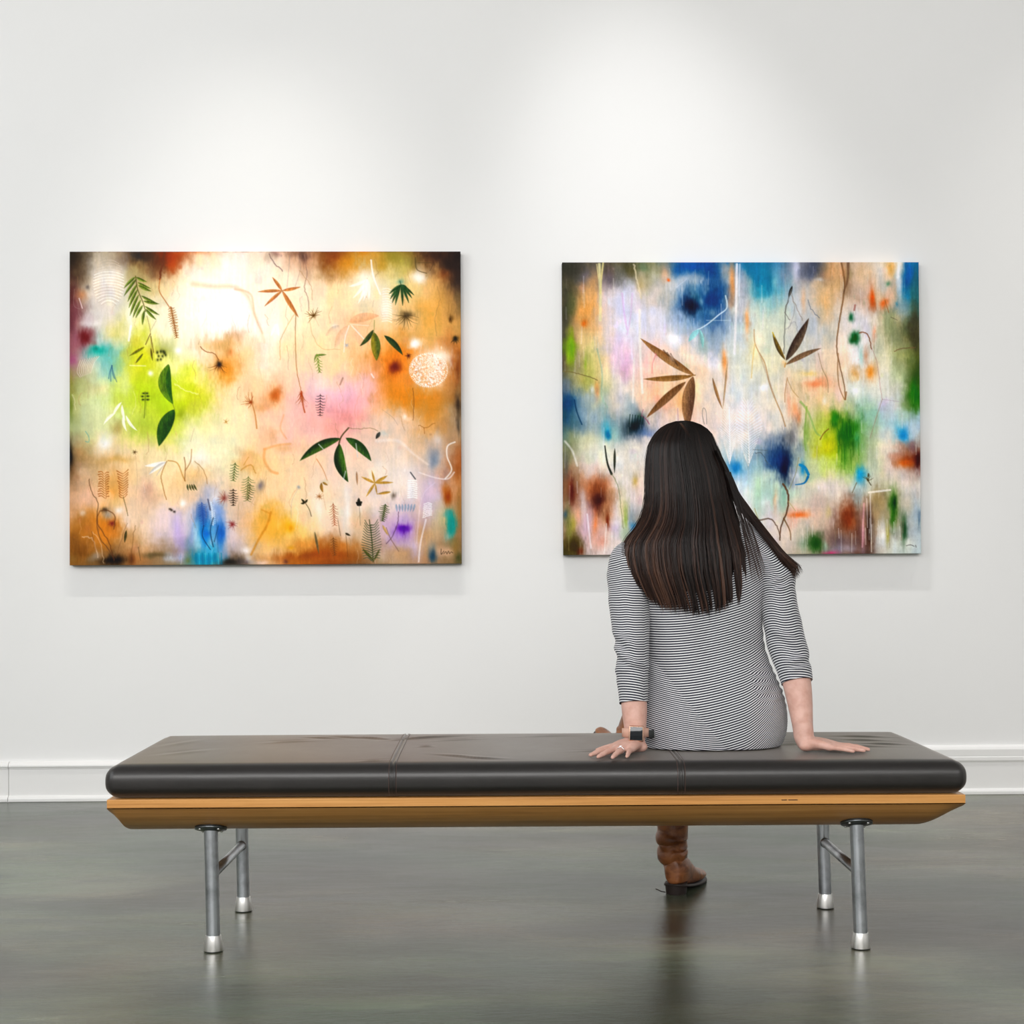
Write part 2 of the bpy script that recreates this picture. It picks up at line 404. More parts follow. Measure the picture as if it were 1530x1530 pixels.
def paint_botanical(w, h):
    c = Canvas(12, 17, 1502, 1208, w, h, 5)
    c.base([
     '4a4034 b8a890 6b5038 8a4020 f5d5b0 f8dccc f8dcc8 c89878 8a5a30 c88830 a89040 6a4a30 352c2a',
     '84705c e8dccc c8b880 f5dcb0 fdf0dc fff2e4 fff0dc fde8d0 fbdcb0 fce8c8 e8d8a0 efc080 8a6848',
     '986c68 e0d8d4 f0ecc0 fdf2d8 fff8ee fffaf4 fff2e4 fdeccc fbe0bc fbd0a4 f0c890 eab068 c89c60',
     'a06a70 b0d0c8 d4d468 f0f0a0 fbecd0 f8c890 fdecd4 fbe0b8 fcdcb0 f8c898 ee9840 e8a868 b87840',
     'a0a060 dce8b0 ccdc50 bcd830 e8e078 fbdcb4 fac8a0 fad0b8 f8c8d0 f8c0c0 e89840 d89040 a88458',
     'a8b080 dfe2b0 d4dc70 c8d840 f0ecb8 fbe8c0 fad0b0 f8c8b8 f8b8b8 f0c8b4 e8cdb8 d8a870 b0987c',
     '786850 dcbc90 f0d8b0 f8e4b8 f5efd0 f4ecc8 fad4a0 fbd8b0 f4d4c0 f0d4c0 efdccc d8c4b8 a87048',
     'd8ac88 f0c898 f0d0b0 f6d8b0 e8ccb8 e0c8a8 fad8b0 fbdcb4 f4dcc8 f0d8c4 f0e0d4 dcc4cc c89468',
     'bc8a54 dc9850 f4d8bc e4d0dc c8c8d8 dcccd0 f8c060 fad080 f4d8c0 d8b898 d0b8d4 d0b898 a08060',
     'a87c44 806444 a87c50 988468 6098a0 706050 d0a070 b06828 a05c28 907050 c0a080 b89070 807050'])
    c.textures()
    B = c.blob; L = c.line; F = c.leaf
    # edges
    for x, y, rx, ry, col, a in [
        (30, 40, 60, 55, '3c3228', .8), (60, 90, 40, 50, '6a5238', .5), (230, 45, 50, 35, '6a4c30', .7), (290, 40, 45, 22, '2c3038', .8), (340, 60, 45, 40, '5a4430', .5),
        (420, 40, 45, 38, 'a84818', .75), (400, 65, 22, 28, 'c8581c', .6), (480, 22, 70, 10, 'd87848', .6), (870, 28, 30, 14, '806050', .6), (900, 40, 22, 18, '503a3c', .6), (790, 30, 20, 12, '6a3840', .6),
        (1020, 40, 38, 36, '8a4820', .75), (1060, 70, 40, 40, 'e09838', .7), (1120, 55, 90, 34, 'cc8c1c', .7), (1190, 80, 30, 30, 'b88c20', .6), (1250, 40, 60, 30, '9c9440', .6), (1290, 70, 25, 60, 'd8cc70', .5),
        (1400, 40, 55, 30, '50382c', .75), (1460, 60, 55, 50, '3c302c', .9), (1490, 130, 26, 60, '3c3434', .85), (1440, 110, 30, 28, '8a4a24', .6), (1490, 210, 16, 40, '6a5848', .6),
        (20, 180, 28, 70, '5c2c30', .75), (20, 290, 22, 60, '5a2c34', .7), (40, 250, 30, 60, '90505a', .5), (30, 350, 30, 60, 'a06878', .6), (30, 430, 22, 24, 'a84880', .6), (60, 180, 26, 22, 'd08858', .6),
        (15, 600, 12, 50, '5c7020', .7), (16, 510, 10, 30, '8a8a40', .5), (16, 790, 12, 50, '20201c', .85), (20, 850, 20, 40, '7a5838', .6), (60, 780, 50, 50, 'c89860', .4),
        (1492, 600, 12, 50, '342c28', .8), (1490, 470, 14, 60, '6a3418', .7), (1492, 690, 8, 30, '4a4440', .7), (1490, 850, 14, 60, 'a8602c', .6), (1495, 1000, 12, 90, '9c7038', .6),
        # top left white fern
        (165, 110, 62, 85, 'f4ece4', .75), (150, 200, 60, 40, 'dcd4d0', .5), (240, 290, 18, 60, 'f8f4f4', .9),
        (70, 345, 22, 26, '7c2c30', .85), (95, 330, 20, 22, '8a4048', .6), (60, 370, 34, 30, 'a06070', .5), (100, 290, 34, 12, 'f4f0f0', .8),
        (125, 395, 34, 22, '30b8b0', .85), (110, 385, 16, 12, '18a090', .6), (175, 430, 40, 45, '70c4cc', .8), (160, 470, 24, 30, '8cd0cc', .6), (90, 450, 50, 40, 'e0dcc8', .5), (200, 390, 28, 26, '90ccc8', .5),
        (145, 610, 60, 44, 'e6ecc0', .5), (60, 600, 40, 60, 'dce0b0', .4), (120, 540, 40, 24, 'e8d0a0', .5), (200, 300, 50, 40, 'ece090', .5), (180, 330, 30, 30, 'e8d860', .4),
        # lime field
        (300, 430, 62, 90, 'd8da18', .75), (380, 380, 30, 30, '94982c', .6), (470, 470, 46, 40, 'e8ec50', .7), (460, 540, 50, 60, 'd4e418', .75), (300, 540, 44, 60, 'c0d828', .75), (210, 590, 50, 60, 'c4d83c', .6),
        (460, 610, 60, 50, 'c0d410', .75), (440, 640, 30, 26, '88981c', .6), (300, 680, 50, 50, 'a8c040', .6), (200, 690, 40, 40, 'c8cc80', .5), (430, 560, 24, 20, 'f0f0a0', .5), (370, 720, 60, 40, 'd4e060', .5), (500, 560, 60, 60, 'e8e440', .5),
        (260, 470, 20, 60, 'dce048', .6), (225, 520, 24, 50, 'ecf0b8', .6), (70, 690, 40, 30, 'ccd4ac', .5), (50, 740, 40, 30, 'bcb898', .5), (190, 700, 22, 26, 'a88c50', .6),
        # white glow: the picture light's bright spot painted into the pigment
        (580, 240, 95, 95, 'fffdfa', .95), (480, 180, 80, 70, 'fff9ec', .7), (600, 90, 90, 50, 'fff8f2', .6), (450, 300, 60, 60, 'fdf6d8', .5),
        # central oranges
        (600, 360, 70, 26, 'eaa860', .7), (650, 330, 40, 22, 'e0a068', .5), (610, 470, 32, 50, 'f09828', .85), (600, 430, 50, 46, 'eca050', .6), (625, 395, 14, 14, 'd87838', .6), (540, 370, 40, 18, 'f0c888', .5), (620, 510, 24, 14, 'f0a040', .6),
        (790, 570, 32, 26, 'd07028', .7), (745, 610, 36, 14, 'e09858', .6), (700, 590, 32, 50, 'f8c898', .6), (800, 550, 16, 22, 'c05c1c', .5), (760, 600, 60, 30, 'f0b078', .4), (690, 520, 40, 30, 'fbd8ac', .4),
        (985, 640, 70, 70, 'f8b0b0', .7), (1080, 600, 60, 50, 'f8b0bc', .7), (1060, 650, 40, 30, 'f09890', .6), (960, 520, 60, 50, 'f0ccdc', .6), (1100, 520, 50, 30, 'f4ccd8', .5), (870, 640, 50, 70, 'fac4c0', .5), (930, 700, 60, 40, 'f4c4bc', .5), (1010, 700, 40, 30, 'f8a890', .5), (1115, 640, 30, 30, 'f09888', .5), (780, 650, 40, 40, 'f8c8b4', .5), (1060, 560, 40, 20, 'f4c0d0', .5),
        (1260, 430, 90, 60, 'ee8c24', .7), (1220, 470, 60, 60, 'e88424', .6), (1250, 455, 22, 20, '7c3414', .9), (1250, 455, 36, 32, 'b85c20', .5), (1300, 560, 90, 50, 'e08c20', .7), (1360, 590, 70, 40, 'd48c28', .6), (1390, 640, 60, 40, 'd89030', .5), (1200, 540, 40, 60, 'ec9c50', .5),
        (1465, 470, 24, 70, 'b8641c', .75), (1465, 440, 10, 24, '8a3a14', .6), (1385, 470, 70, 66, 'fce0c8', .9), (1420, 425, 40, 26, 'fff8f0', .8), (1325, 372, 17, 17, 'fffaf4', 1), (1340, 115, 28, 22, 'fff6ec', .9), (1380, 330, 40, 60, 'e8c070', .5),
        (1360, 250, 50, 60, 'ecb050', .5), (1420, 200, 40, 60, 'e0a850', .4), (1250, 340, 60, 20, 'e8b468', .4), (1290, 260, 60, 26, 'e0b878', .4), (1140, 130, 50, 80, 'fff4e4', .7), (1215, 230, 26, 70, 'fff4e8', .8), (1060, 200, 60, 40, 'f8d8b0', .4), (1020, 300, 10, 10, 'fff8f0', .9),
        (1110, 280, 70, 22, 'f4b890', .4), (1060, 330, 60, 26, 'f8c8a8', .5), (800, 330, 20, 30, 'fffaf0', .8), (970, 360, 40, 40, 'fbe4b0', .5), (830, 380, 30, 40, 'fae0a0', .4),
        # mid band
        (1270, 660, 70, 50, 'f0d8cc', .5), (1290, 645, 10, 12, 'f8ece4', .8), (1330, 780, 50, 60, 'f0c8a0', .5), (1230, 790, 40, 30, 'ecd8cc', .5), (1395, 810, 30, 44, 'a8acb4', .8), (1400, 800, 14, 26, '8894a0', .5), (1410, 740, 16, 22, 'f0ecec', .8), (1440, 680, 30, 30, 'c89058', .5), (1420, 760, 44, 40, 'c8a890', .5), (1300, 880, 50, 60, 'f4e8e4', .6), (1200, 850, 40, 40, 'f0e4dc', .5),
        (690, 830, 50, 26, 'e8b468', .7), (700, 790, 30, 20, 'd89848', .4), (830, 760, 50, 14, 'ecb070', .5), (780, 720, 14, 14, 'e8a878', .6), (680, 900, 44, 44, 'f0d098', .4), (620, 760, 40, 40, 'f4f0c8', .5), (740, 905, 12, 16, '6c6878', .75), (790, 700, 30, 12, 'f0b890', .4),
        (150, 750, 32, 36, 'f6f4f4', .85), (500, 810, 36, 30, 'fbf6ee', .8), (480, 740, 40, 60, 'f8f2d8', .5), (200, 810, 60, 14, 'd0a050', .6), (130, 820, 20, 20, 'c8a068', .5), (60, 860, 30, 30, 'e8ccb8', .5), (80, 960, 50, 40, 'f0c8b8', .6), (180, 910, 30, 44, 'f0a040', .75), (210, 870, 30, 30, 'e8b078', .4),
        (490, 870, 60, 36, 'f8c078', .6), (430, 900, 50, 50, 'f8cc90', .5), (300, 930, 36, 50, 'dcb0a0', .55), (310, 915, 16, 20, 'c89888', .5), (520, 940, 50, 22, 'e0c8c0', .5), (380, 1060, 50, 60, 'f0dcd8', .5), (440, 975, 12, 14, 'fffaf8', .95), (200, 1000, 16, 16, 'fcf6f4', .8), (230, 1050, 14, 40, 'f8ecec', .6), (60, 1010, 12, 12, 'fff', .1) if False else (60, 1012, 10, 10, 'fbf0ea', .8),
        (545, 930, 44, 30, 'b8bcd0', .7),
        # lower left
        (60, 1080, 70, 60, 'b8782c', .65), (40, 1150, 60, 50, '8a5a20', .7), (150, 1070, 50, 44, 'd88828', .75), (160, 1020, 24, 22, '8090a0', .6), (145, 1000, 18, 10, '484034', .8), (170, 1050, 14, 12, 'a04830', .6), (140, 1110, 30, 40, 'dc8c30', .6), (240, 1110, 40, 46, 'c08848', .6), (180, 1190, 50, 14, '30281c', .85), (90, 1180, 20, 16, '8a8070', .5), (110, 1170, 20, 14, 'b8b0b0', .5), (270, 1180, 40, 20, 'd09058', .7), (340, 1170, 60, 12, '7c6c4c', .75), (400, 1165, 40, 12, '9c7040', .7), (250, 1190, 14, 26, '6a3818', .6), (300, 1150, 50, 20, 'e0b080', .5),
        (420, 1090, 22, 60, 'c8b4e8', .7), (435, 1130, 20, 50, 'b8a4e0', .6), (390, 1180, 22, 20, 'dce4f4', .7), (430, 1180, 20, 20, 'd8d0f0', .6), (460, 1195, 10, 12, '7c8450', .7),
        # blue figure
        (520, 1010, 34, 50, '5c80bc', .85), (580, 1010, 26, 60, '7ca0d0', .7), (550, 1000, 26, 50, 'dce4f4', .6), (505, 1040, 18, 40, '4870b0', .7), (520, 1100, 22, 60, '2090d8', .85), (550, 1090, 40, 50, '30a0e0', .6), (585, 1110, 18, 60, '3c88d0', .8), (580, 1080, 12, 26, '1470d0', .7), (500, 1110, 14, 50, '90dcec', .6), (530, 1090, 16, 10, '1060d0', .7), (540, 1170, 40, 26, '18a0c8', .85), (520, 1190, 40, 18, '0c94b8', .9), (550, 1140, 30, 20, '30b0d8', .6), (600, 1150, 14, 40, '90a8c8', .6), (560, 960, 12, 26, 'f0f0fa', .7), (490, 1090, 12, 40, 'c8e4f0', .7), (470, 1120, 16, 40, '8098d0', .5),
        (620, 1195, 30, 14, '3c3830', .85), (655, 1198, 22, 10, '605858', .7), (690, 1196, 14, 10, '484050', .7), (680, 1150, 22, 16, 'fbf4f4', .9), (640, 1120, 30, 40, 'e8d0d0', .4), (690, 1180, 14, 16, 'e8ecf4', .6), (650, 950, 70, 50, 'f0c8b8', .4), (690, 1040, 40, 50, 'f0c098', .6),
        # lower middle
        (770, 1030, 44, 70, 'f8b030', .6), (840, 1060, 30, 24, 'f4ac10', .7), (850, 1070, 10, 12, 'e89c00', .6), (740, 1080, 30, 60, 'f4b860', .5), (850, 1140, 14, 8, 'e8a800', .8), (770, 1150, 70, 40, 'f8d8b8', .5), (860, 1115, 40, 26, 'f0c070', .6), (900, 1130, 60, 24, 'dc9040', .6), (960, 1170, 120, 22, 'b86420', .75), (850, 1180, 80, 16, 'b06020', .7), (1050, 1140, 80, 30, 'c87c30', .75), (1060, 1180, 60, 20, 'a85c18', .7), (740, 1200, 30, 12, 'f0d8d0', .7), (830, 1195, 10, 10, '3c2030', .7), (930, 1030, 50, 50, 'fae0c0', .4), (1000, 960, 50, 50, 'fbd8a8', .4),
        (1070, 1000, 22, 90, 'fbf6f2', .75), (960, 1000, 22, 70, 'f8f4f0', .6), (1120, 1000, 10, 30, 'f8f4f0', .6), (1175, 1000, 16, 40, 'f4e8e4', .5), (1190, 1170, 50, 20, 'e8dcd0', .5), (1170, 950, 50, 50, 'ecdcdc', .4), (1130, 1080, 30, 30, 'd8c8b8', .4),
        # lower right
        (1300, 1090, 60, 44, 'c0a0e4', .7), (1280, 1075, 22, 16, '6820b0', .9), (1270, 1090, 34, 26, '8c54cc', .5), (1380, 960, 40, 80, 'd4c0dc', .6), (1420, 980, 30, 40, 'ccc4d4', .4), (1450, 955, 18, 32, 'a85818', .85), (1440, 930, 14, 20, 'c87830', .6), (1440, 1040, 40, 44, 'd0cc98', .6), (1462, 1065, 16, 38, '18a8a0', .9), (1462, 1080, 14, 20, '108c8c', .5), (1455, 1105, 18, 20, '90c8c8', .5), (1392, 1180, 14, 24, '2c5468', .9), (1395, 1150, 18, 24, '90a0a0', .5), (1360, 1100, 40, 40, 'c89c68', .6), (1310, 1140, 40, 20, 'dcc4dc', .4), (1440, 1165, 44, 20, 'e0b898', .8), (1240, 1170, 50, 24, 'c8a078', .6), (1490, 1185, 12, 26, '4a5030', .8), (1310, 920, 20, 40, 'f8f4f4', .5), (1330, 1150, 20, 40, 'd4c8ec', .5), (1360, 1000, 16, 50, 'd4b8e8', .3), (1480, 1140, 16, 30, '9c7430', .5)]:
        B(x, y, rx, ry, col, a)
    c.scumble(420, .08, .8)
    rng = np.random.RandomState(3)
    # stitched dots disc
    for k in range(620):
        r = 68*math.sqrt(rng.rand()); t = rng.rand()*6.283
        B(1378+r*math.cos(t)*1.02, 470+r*math.sin(t)*.92, 2.3, 2.3, rng.choice(['fffaf4', 'fff4ec', 'f0a878', 'fffdf8', 'fff8f0']), .8, warp=0)
    for k in range(60):
        t = k/60*6.283
        B(1378+71*math.cos(t)*1.02, 470+71*math.sin(t)*.90, 2.6, 2.6, 'fffaf4', .8, warp=0)
    for x, y, rx, ry, col, a in [(1250, 455, 20, 18, '7c3010', .9), (1462, 1062, 14, 34, '10a098', .9), (1278, 1074, 22, 14, '6010a8', .9), (72, 346, 17, 22, '742024', .85), (122, 394, 26, 15, '20b0a4', .85), (112, 386, 10, 8, '108c80', .7), (1395, 1178, 11, 24, '28506a', .8), (790, 566, 18, 18, 'c86424', .6), (1452, 955, 12, 24, 'a04c10', .8),
        (520, 1095, 16, 34, '1484d8', .8), (590, 1085, 14, 30, '1c68c8', .7), (520, 1020, 22, 34, '4068b4', .6), (575, 1010, 18, 40, '7098d8', .5), (540, 1185, 40, 14, '0890b8', .9), (1325, 372, 15, 15, 'fffaf4', .95), (1340, 115, 18, 14, 'fffaf0', .8), (1400, 815, 14, 24, '8c98a8', .8), (925, 1172, 70, 12, 'a05418', .6), (180, 1192, 40, 10, '241c10', .85), (620, 1197, 24, 9, '302c28', .8), (340, 1172, 40, 8, '6c5c40', .6), (60, 1160, 26, 20, '7c5018', .6), (14, 795, 8, 40, '181814', .85)]:
        B(x, y, rx, ry, col, a, warp=.6)
    for k in range(170):
        q = c.rng; x, y = q.uniform(20, 1490), q.uniform(25, 1200); n_ = q.randint(3, 6); P_ = [(x, y)]
        for _ in range(n_): P_.append((P_[-1][0]+q.uniform(-9, 9), P_[-1][1]+q.uniform(6, 26)))
        L(P_, q.uniform(.5, 1.3), q.choice(['b88860', 'fff6ec', 'a87850', 'e8c8a0', 'fffaf4', 'c89870']), q.uniform(.15, .4), wob=1.2)
    # white stitched ovals / ferns
    for j in range(15):
        y = 52+j*11; r = 58*math.sqrt(max(.05, 1-((j-6.5)/8.6)**2))
        L([(160-r, y+10), (160-r*.4, y-2), (160+r*.4, y-2), (160+r, y+10)], 1.1, 'fffcf4' if j > 3 else 'd8c8b4', .75)
        L([(160-r, y+15), (160, y+3), (160+r, y+15)], .7, 'c0ac94', .35)
    for k in range(9):
        L([(120-k*9, 415+k*2), (100-k*8, 440+k*4), (88-k*5, 478+k*2)], .8, 'b89878', .6)
        L([(124-k*9, 415+k*2), (104-k*8, 440+k*4), (92-k*5, 478+k*2)], .8, 'f8f0e8', .6)
    for k in range(14):
        L([(1205-k*.3, 160+k*9.5), (1222, 158+k*9.5), (1238, 164+k*9.5)], 1.2, 'fffaf2', .8)
        L([(715, 372+k*7), (735, 368+k*7), (762, 372+k*7)], .9, 'f4e0d4', .6)
    # pale broad leaves
    F(1075, 285, 1190, 262, 17, 'f4bc94', 'efb488', .85, -6); F(1070, 300, 1020, 385, 14, 'f8c8a8', 'f0b890', .55, 4); F(1095, 300, 1125, 400, 12, 'f8c8a4', 'f4c09c', .55, -4); F(1040, 300, 985, 340, 12, 'f8d0b0', None, .4, 3)
    L([(1075, 300), (1060, 345), (1055, 400)], 2, 'fff0e8', .7); L([(1085, 300), (1140, 360)], 2.2, 'fff0e4', .7); L([(1080, 295), (1150, 300)], 1.6, 'fff0e4', .5)
    for e in ((1075, 150), (1090, 195), (1110, 215), (1130, 205), (1150, 200)): F(1145, 122, e[0], e[1], 6, 'fffaf2', 'fff6ee', .8, -4)
    L([(1160, 50), (1168, 110), (1195, 180)], 3.2, 'fff8f0', .8)
    for (a, b) in (((795, 292), (776, 340)), ((798, 292), (808, 342))): F(a[0], a[1], b[0], b[1], 5, 'fffcf4', 'fff8f0', .9)
    # flowing pale branch
    L([(480, 140), (560, 150), (640, 152), (690, 190), (712, 250), (740, 320), (752, 365)], 9, 'f0c8a0', .5, w1=2, soft=6)
    L([(640, 160), (700, 180), (716, 260), (745, 330)], 4, 'e8b890', .5, w1=1.5, soft=3)
    L([(752, 770), (750, 810), (772, 850), (800, 862)], 5, 'eca868', .6, soft=3); L([(752, 770), (800, 755), (850, 750)], 4, 'eca868', .5, soft=3)
    L([(825, 640), (812, 690), (835, 730)], 3, 'eca878', .5, soft=3); L([(1180, 740), (1260, 740), (1320, 790), (1375, 830)], 7, 'f4e4dc', .6, w1=3, soft=4)
    L([(1478, 745), (1450, 760), (1448, 800), (1465, 850), (1440, 885)], 2.6, 'f4ece4', .8, soft=2); L([(1340, 860), (1400, 880), (1450, 885), (1475, 860)], 2.6, 'f0e4e4', .65, soft=2)
    L([(775, 1010), (760, 1060), (730, 1110), (700, 1170)], 4, 'd08828', .6, soft=3); L([(740, 1000), (772, 1015)], 3, 'e09838', .5, soft=2)
    # top strands
    D = '5c4030'
    L([(355, 120), (358, 90), (366, 60), (372, 20)], 3.4, '7a4830', .85, w1=5, wob=1.5)
    L([(355, 120), (352, 165), (375, 205), (392, 230)], 1.6, 'c07840', .85)
    c.fern(395, 225, 418, 345, 17, 20, 60, 'a86c30', 1.5, .85); c.fern(398, 228, 418, 340, 12, 16, 100, '8a5228', 1.2, .6)
    L([(770, 25), (790, 60), (822, 90)], 2, '7a6060', .6, wob=1.5); L([(850, 30), (845, 90), (838, 160)], 1.2, 'a89898', .5); L([(880, 30), (890, 80), (870, 150)], 1.2, 'b8a090', .5)
    L([(905, 30), (915, 100), (905, 150), (918, 200), (920, 245)], 1.8, 'a08070', .6, wob=2); L([(888, 90), (930, 150), (935, 200)], 1, 'b88858', .5, wob=2)
    L([(870, 250), (835, 310), (812, 360), (812, 430)], 1.5, 'd8a868', .55, wob=1.5); L([(872, 255), (870, 340), (872, 440), (880, 500), (892, 550)], 1.5, 'b07848', .75, wob=1)
    L([(920, 245), (935, 330), (970, 385), (1040, 390)], 1.2, 'd8b078', .55, wob=2); L([(935, 250), (960, 300)], 1, 'c89868', .3)
    L([(1412, 150), (1422, 200), (1405, 270), (1410, 340)], 1.4, 'b08858', .5, wob=2); L([(1400, 60), (1385, 90)], 1.3, '5a4c3c', .6); L([(1330, 40), (1335, 85), (1372, 100)], 1.8, '5a5038', .6); L([(1340, 60), (1390, 60)], 1.4, '5a5038', .5)
    L([(1318, 540), (1322, 580), (1318, 660)], 1.5, '8a5830', .6, wob=1.5); L([(1460, 130), (1455, 260)], 1, 'b08040', .4, wob=2)
    # green compound leaf top-left
    G1, G2 = '4c6020', '8a9c40'
    for (x0, y0, x1, y1) in ((262, 112, 218, 156), (266, 120, 218, 186), (268, 140, 232, 208), (270, 160, 236, 232), (274, 180, 240, 262), (282, 200, 252, 268), (290, 220, 262, 270), (296, 240, 288, 296), (264, 114, 305, 132), (270, 134, 320, 158), (272, 145, 322, 168), (284, 185, 345, 215), (292, 205, 352, 216), (298, 225, 352, 258), (300, 235, 340, 276)):
        F(x0, y0, x1, y1, 5.4, G1, G2, .92, 2)
    L([(262, 110), (270, 160), (290, 210), (300, 245)], 1.6, '5a5028', .8)
    L([(305, 262), (318, 320), (322, 400)], 1.2, 'a89060', .7); L([(318, 330), (300, 370)], 1.6, '70582c', .8); L([(320, 340), (330, 400)], 1.6, '70582c', .8); L([(340, 280), (318, 320)], 1, 'a89878', .5)
    F(295, 380, 238, 414, 5, '6a7418', '7c6c20', .9); F(290, 405, 262, 442, 4, '5c6018', None, .85); F(320, 385, 326, 432, 3.5, '6a5a20', None, .8)
    for (x, y) in ((345, 400), (358, 396), (372, 402), (350, 414), (364, 414), (376, 410), (346, 428), (358, 426), (368, 396)): B(x, y, 5, 6, '3c4428', .85, warp=.3)
    # big leaves left
    F(386, 446, 404, 598, 25, '33601c', '6f8f1c', .96, 22); F(408, 618, 350, 757, 26, '2a5220', '3f6820', .96, 8)
    L([(386, 450), (374, 500), (380, 550), (402, 598)], 1.4, '8ca830', .45); L([(404, 600), (410, 618)], 1.4, '88903c', .8)
    for e in ((292, 556), (305, 556), (288, 568), (308, 567), (290, 580), (308, 580)): B(e[0], e[1], 6, 4, '2c3820', .9, warp=0)
    L([(298, 550), (298, 590), (294, 650)], 1.1, '4a5420', .7); L([(303, 590), (300, 640)], .8, '6a7c30', .5)
    # white leaves
    for (x0, y0, x1, y1, b) in ((208, 590, 175, 640, 3), (185, 630, 140, 675, 5), (210, 600, 222, 660, 3), (215, 640, 228, 700, 5), (225, 640, 268, 698, 6)): F(x0, y0, x1, y1, 5.5, 'fcfcec', 'f4f4dc', .95, b)
    L([(240, 450), (300, 452)], 2, 'f8f8c0', .7); L([(410, 520), (450, 545), (500, 560)], 2.4, 'f4f4b0', .6, wob=2); L([(236, 355), (244, 300)], 4, 'fbf8f4', .8); B(424, 393, 13, 13, 'fffef4', 1, warp=0); B(318, 480, 10, 10, 'fffff0', .95, warp=0)
    for e in ((160, 500), (168, 510), (182, 500), (190, 512)): L([(172, 450), ((172+e[0])/2-3, 478), e], 1.5, '4c7890', .7)
    L([(48, 195), (60, 232)], 1.8, 'f0dce0', .8); B(82, 150, 9, 10, '605858', .7); L([(30, 160), (28, 220), (50, 235)], 1, 'b0a098', .4)
    # orange star leaves
    for e, w in (((782, 114), 6), ((890, 152), 6), ((727, 170), 6), ((752, 226), 6), ((882, 268), 8)): F(820, 166, e[0], e[1], w, 'b8703c', 'cc8c50', .92, 1)
    # sticks with root bursts
    L([(578, 430), (560, 405), (530, 398), (508, 380)], 1.7, '9c6038', .75, wob=1); L([(508, 350), (500, 370)], 1, 'a88868', .4)
    c.burst(580, 446, 44, 14, '8a4c20', 20, 170, .7, 10, 1.2); B(580, 446, 11, 13, '30302c', .9, warp=.2)
    c.burst(702, 592, 40, 12, 'a05020', 120, 300, .75, 8, 1.2); L([(706, 600), (716, 640), (722, 690)], 1.8, 'd08848', .7, w1=3)
    c.burst(892, 556, 44, 9, 'b05028', 60, 130, .75, 6, 1.6); L([(892, 550), (898, 600), (905, 630)], 2.6, 'c05c30', .8); c.burst(895, 575, 36, 8, 'c07048', 30, 150, .5, 4)
    c.burst(940, 262, 34, 12, '6c4c20', 120, 360, .75, 8, 1.4); c.burst(1290, 262, 56, 20, '6a5434', -10, 190, .6, 17, 1.2); B(1292, 256, 24, 12, '4c4230', .7)
    c.burst(1462, 275, 22, 7, '6a4c24', 60, 120, .7, 8); B(1462, 268, 8, 14, '6a4c28', .7); c.burst(1482, 350, 26, 9, '3c3420', 40, 150, .75, 11, 1.5); B(1482, 346, 12, 10, '34301c', .85)
    c.burst(1302, 415, 14, 8, '5c2c1c', 0, 360, .8, 8); c.burst(258, 780, 14, 8, '5c4828', 0, 360, .7, 5); c.burst(605, 665, 14, 8, 'c09048', 0, 360, .7, 4)
    c.burst(600, 955, 34, 14, '9c5850', 100, 280, .7, 12, 1.1); c.burst(628, 1055, 26, 14, '984040', 0, 360, .7, 8, 1.1); c.burst(172, 1050, 16, 10, '903c30', 0, 360, .7, 7)
    c.burst(960, 950, 20, 9, 'a06838', 0, 360, .6, 8); c.burst(1065, 375, 14, 8, 'b0b0b8', 0, 360, .6, 6)
    # green star top right
    for k, e in enumerate(((1228, 180), (1232, 200), (1240, 214), (1252, 222), (1280, 224), (1304, 214), (1316, 196), (1324, 184), (1300, 160), (1240, 165))): F(1273, 144, e[0], e[1], 5, '24482c', '3c6038', .92, 2 if k < 4 else -2)
    B(1272, 136, 14, 12, '4c9088', .6); L([(1270, 130), (1276, 150)], 1.2, '3a5030', .8)
    # three leaves right
    F(1168, 316, 1116, 378, 9, '34482c', '4c5c30', .95, -4); F(1170, 326, 1180, 434, 18, '5c6c30', '988c2c', .95, -2); F(1210, 338, 1280, 412, 11, '2c4428', '3c5430', .95, -5); L([(1172, 280), (1170, 330)], 1.4, '8a8c50', .6)
    # small fern mid
    F(950, 408, 942, 436, 3.5, '8ca050', None, .8); F(948, 412, 988, 410, 4, '70903c', None, .85); c.fern(952, 406, 962, 478, 6, 24, 46, '7c9440', 2.4, .8)
    c.fern(965, 560, 963, 645, 8, 20, 78, '4c3c40', 1.8, .8, stem=True); L([(1050, 500), (1040, 525)], 3, 'a87c68', .6)
    L([(1160, 485), (1168, 498)], 3, 'fbf4f4', .7)
    # large dark green triple
    F(1040, 730, 886, 814, 17, '4c6c28', '223c1c', .97, 12); F(1036, 750, 1070, 896, 21, '4c7428', '20381c', .97, 14); F(1062, 728, 1158, 816, 17, '2c4c24', '44682c', .97, -10)
    L([(1072, 690), (1052, 712), (1040, 732), (1034, 756)], 2.6, '4c4828', .9); L([(1072, 690), (1110, 694), (1150, 690), (1185, 702)], 1.4, 'a88868', .7, wob=1.5)
    F(1192, 706, 1176, 732, 7, '30302c', None, .9); B(1205, 714, 20, 14, 'b8ccd0', .5)
    for p in ((((1100, 750), (1106, 800))), (((958, 752), (975, 770))), (((1060, 855), (1052, 885)))): L(p, 2, 'd8dce0', .7)
    L([(950, 808), (975, 850), (990, 890)], 2, 'd09060', .7, w1=1)
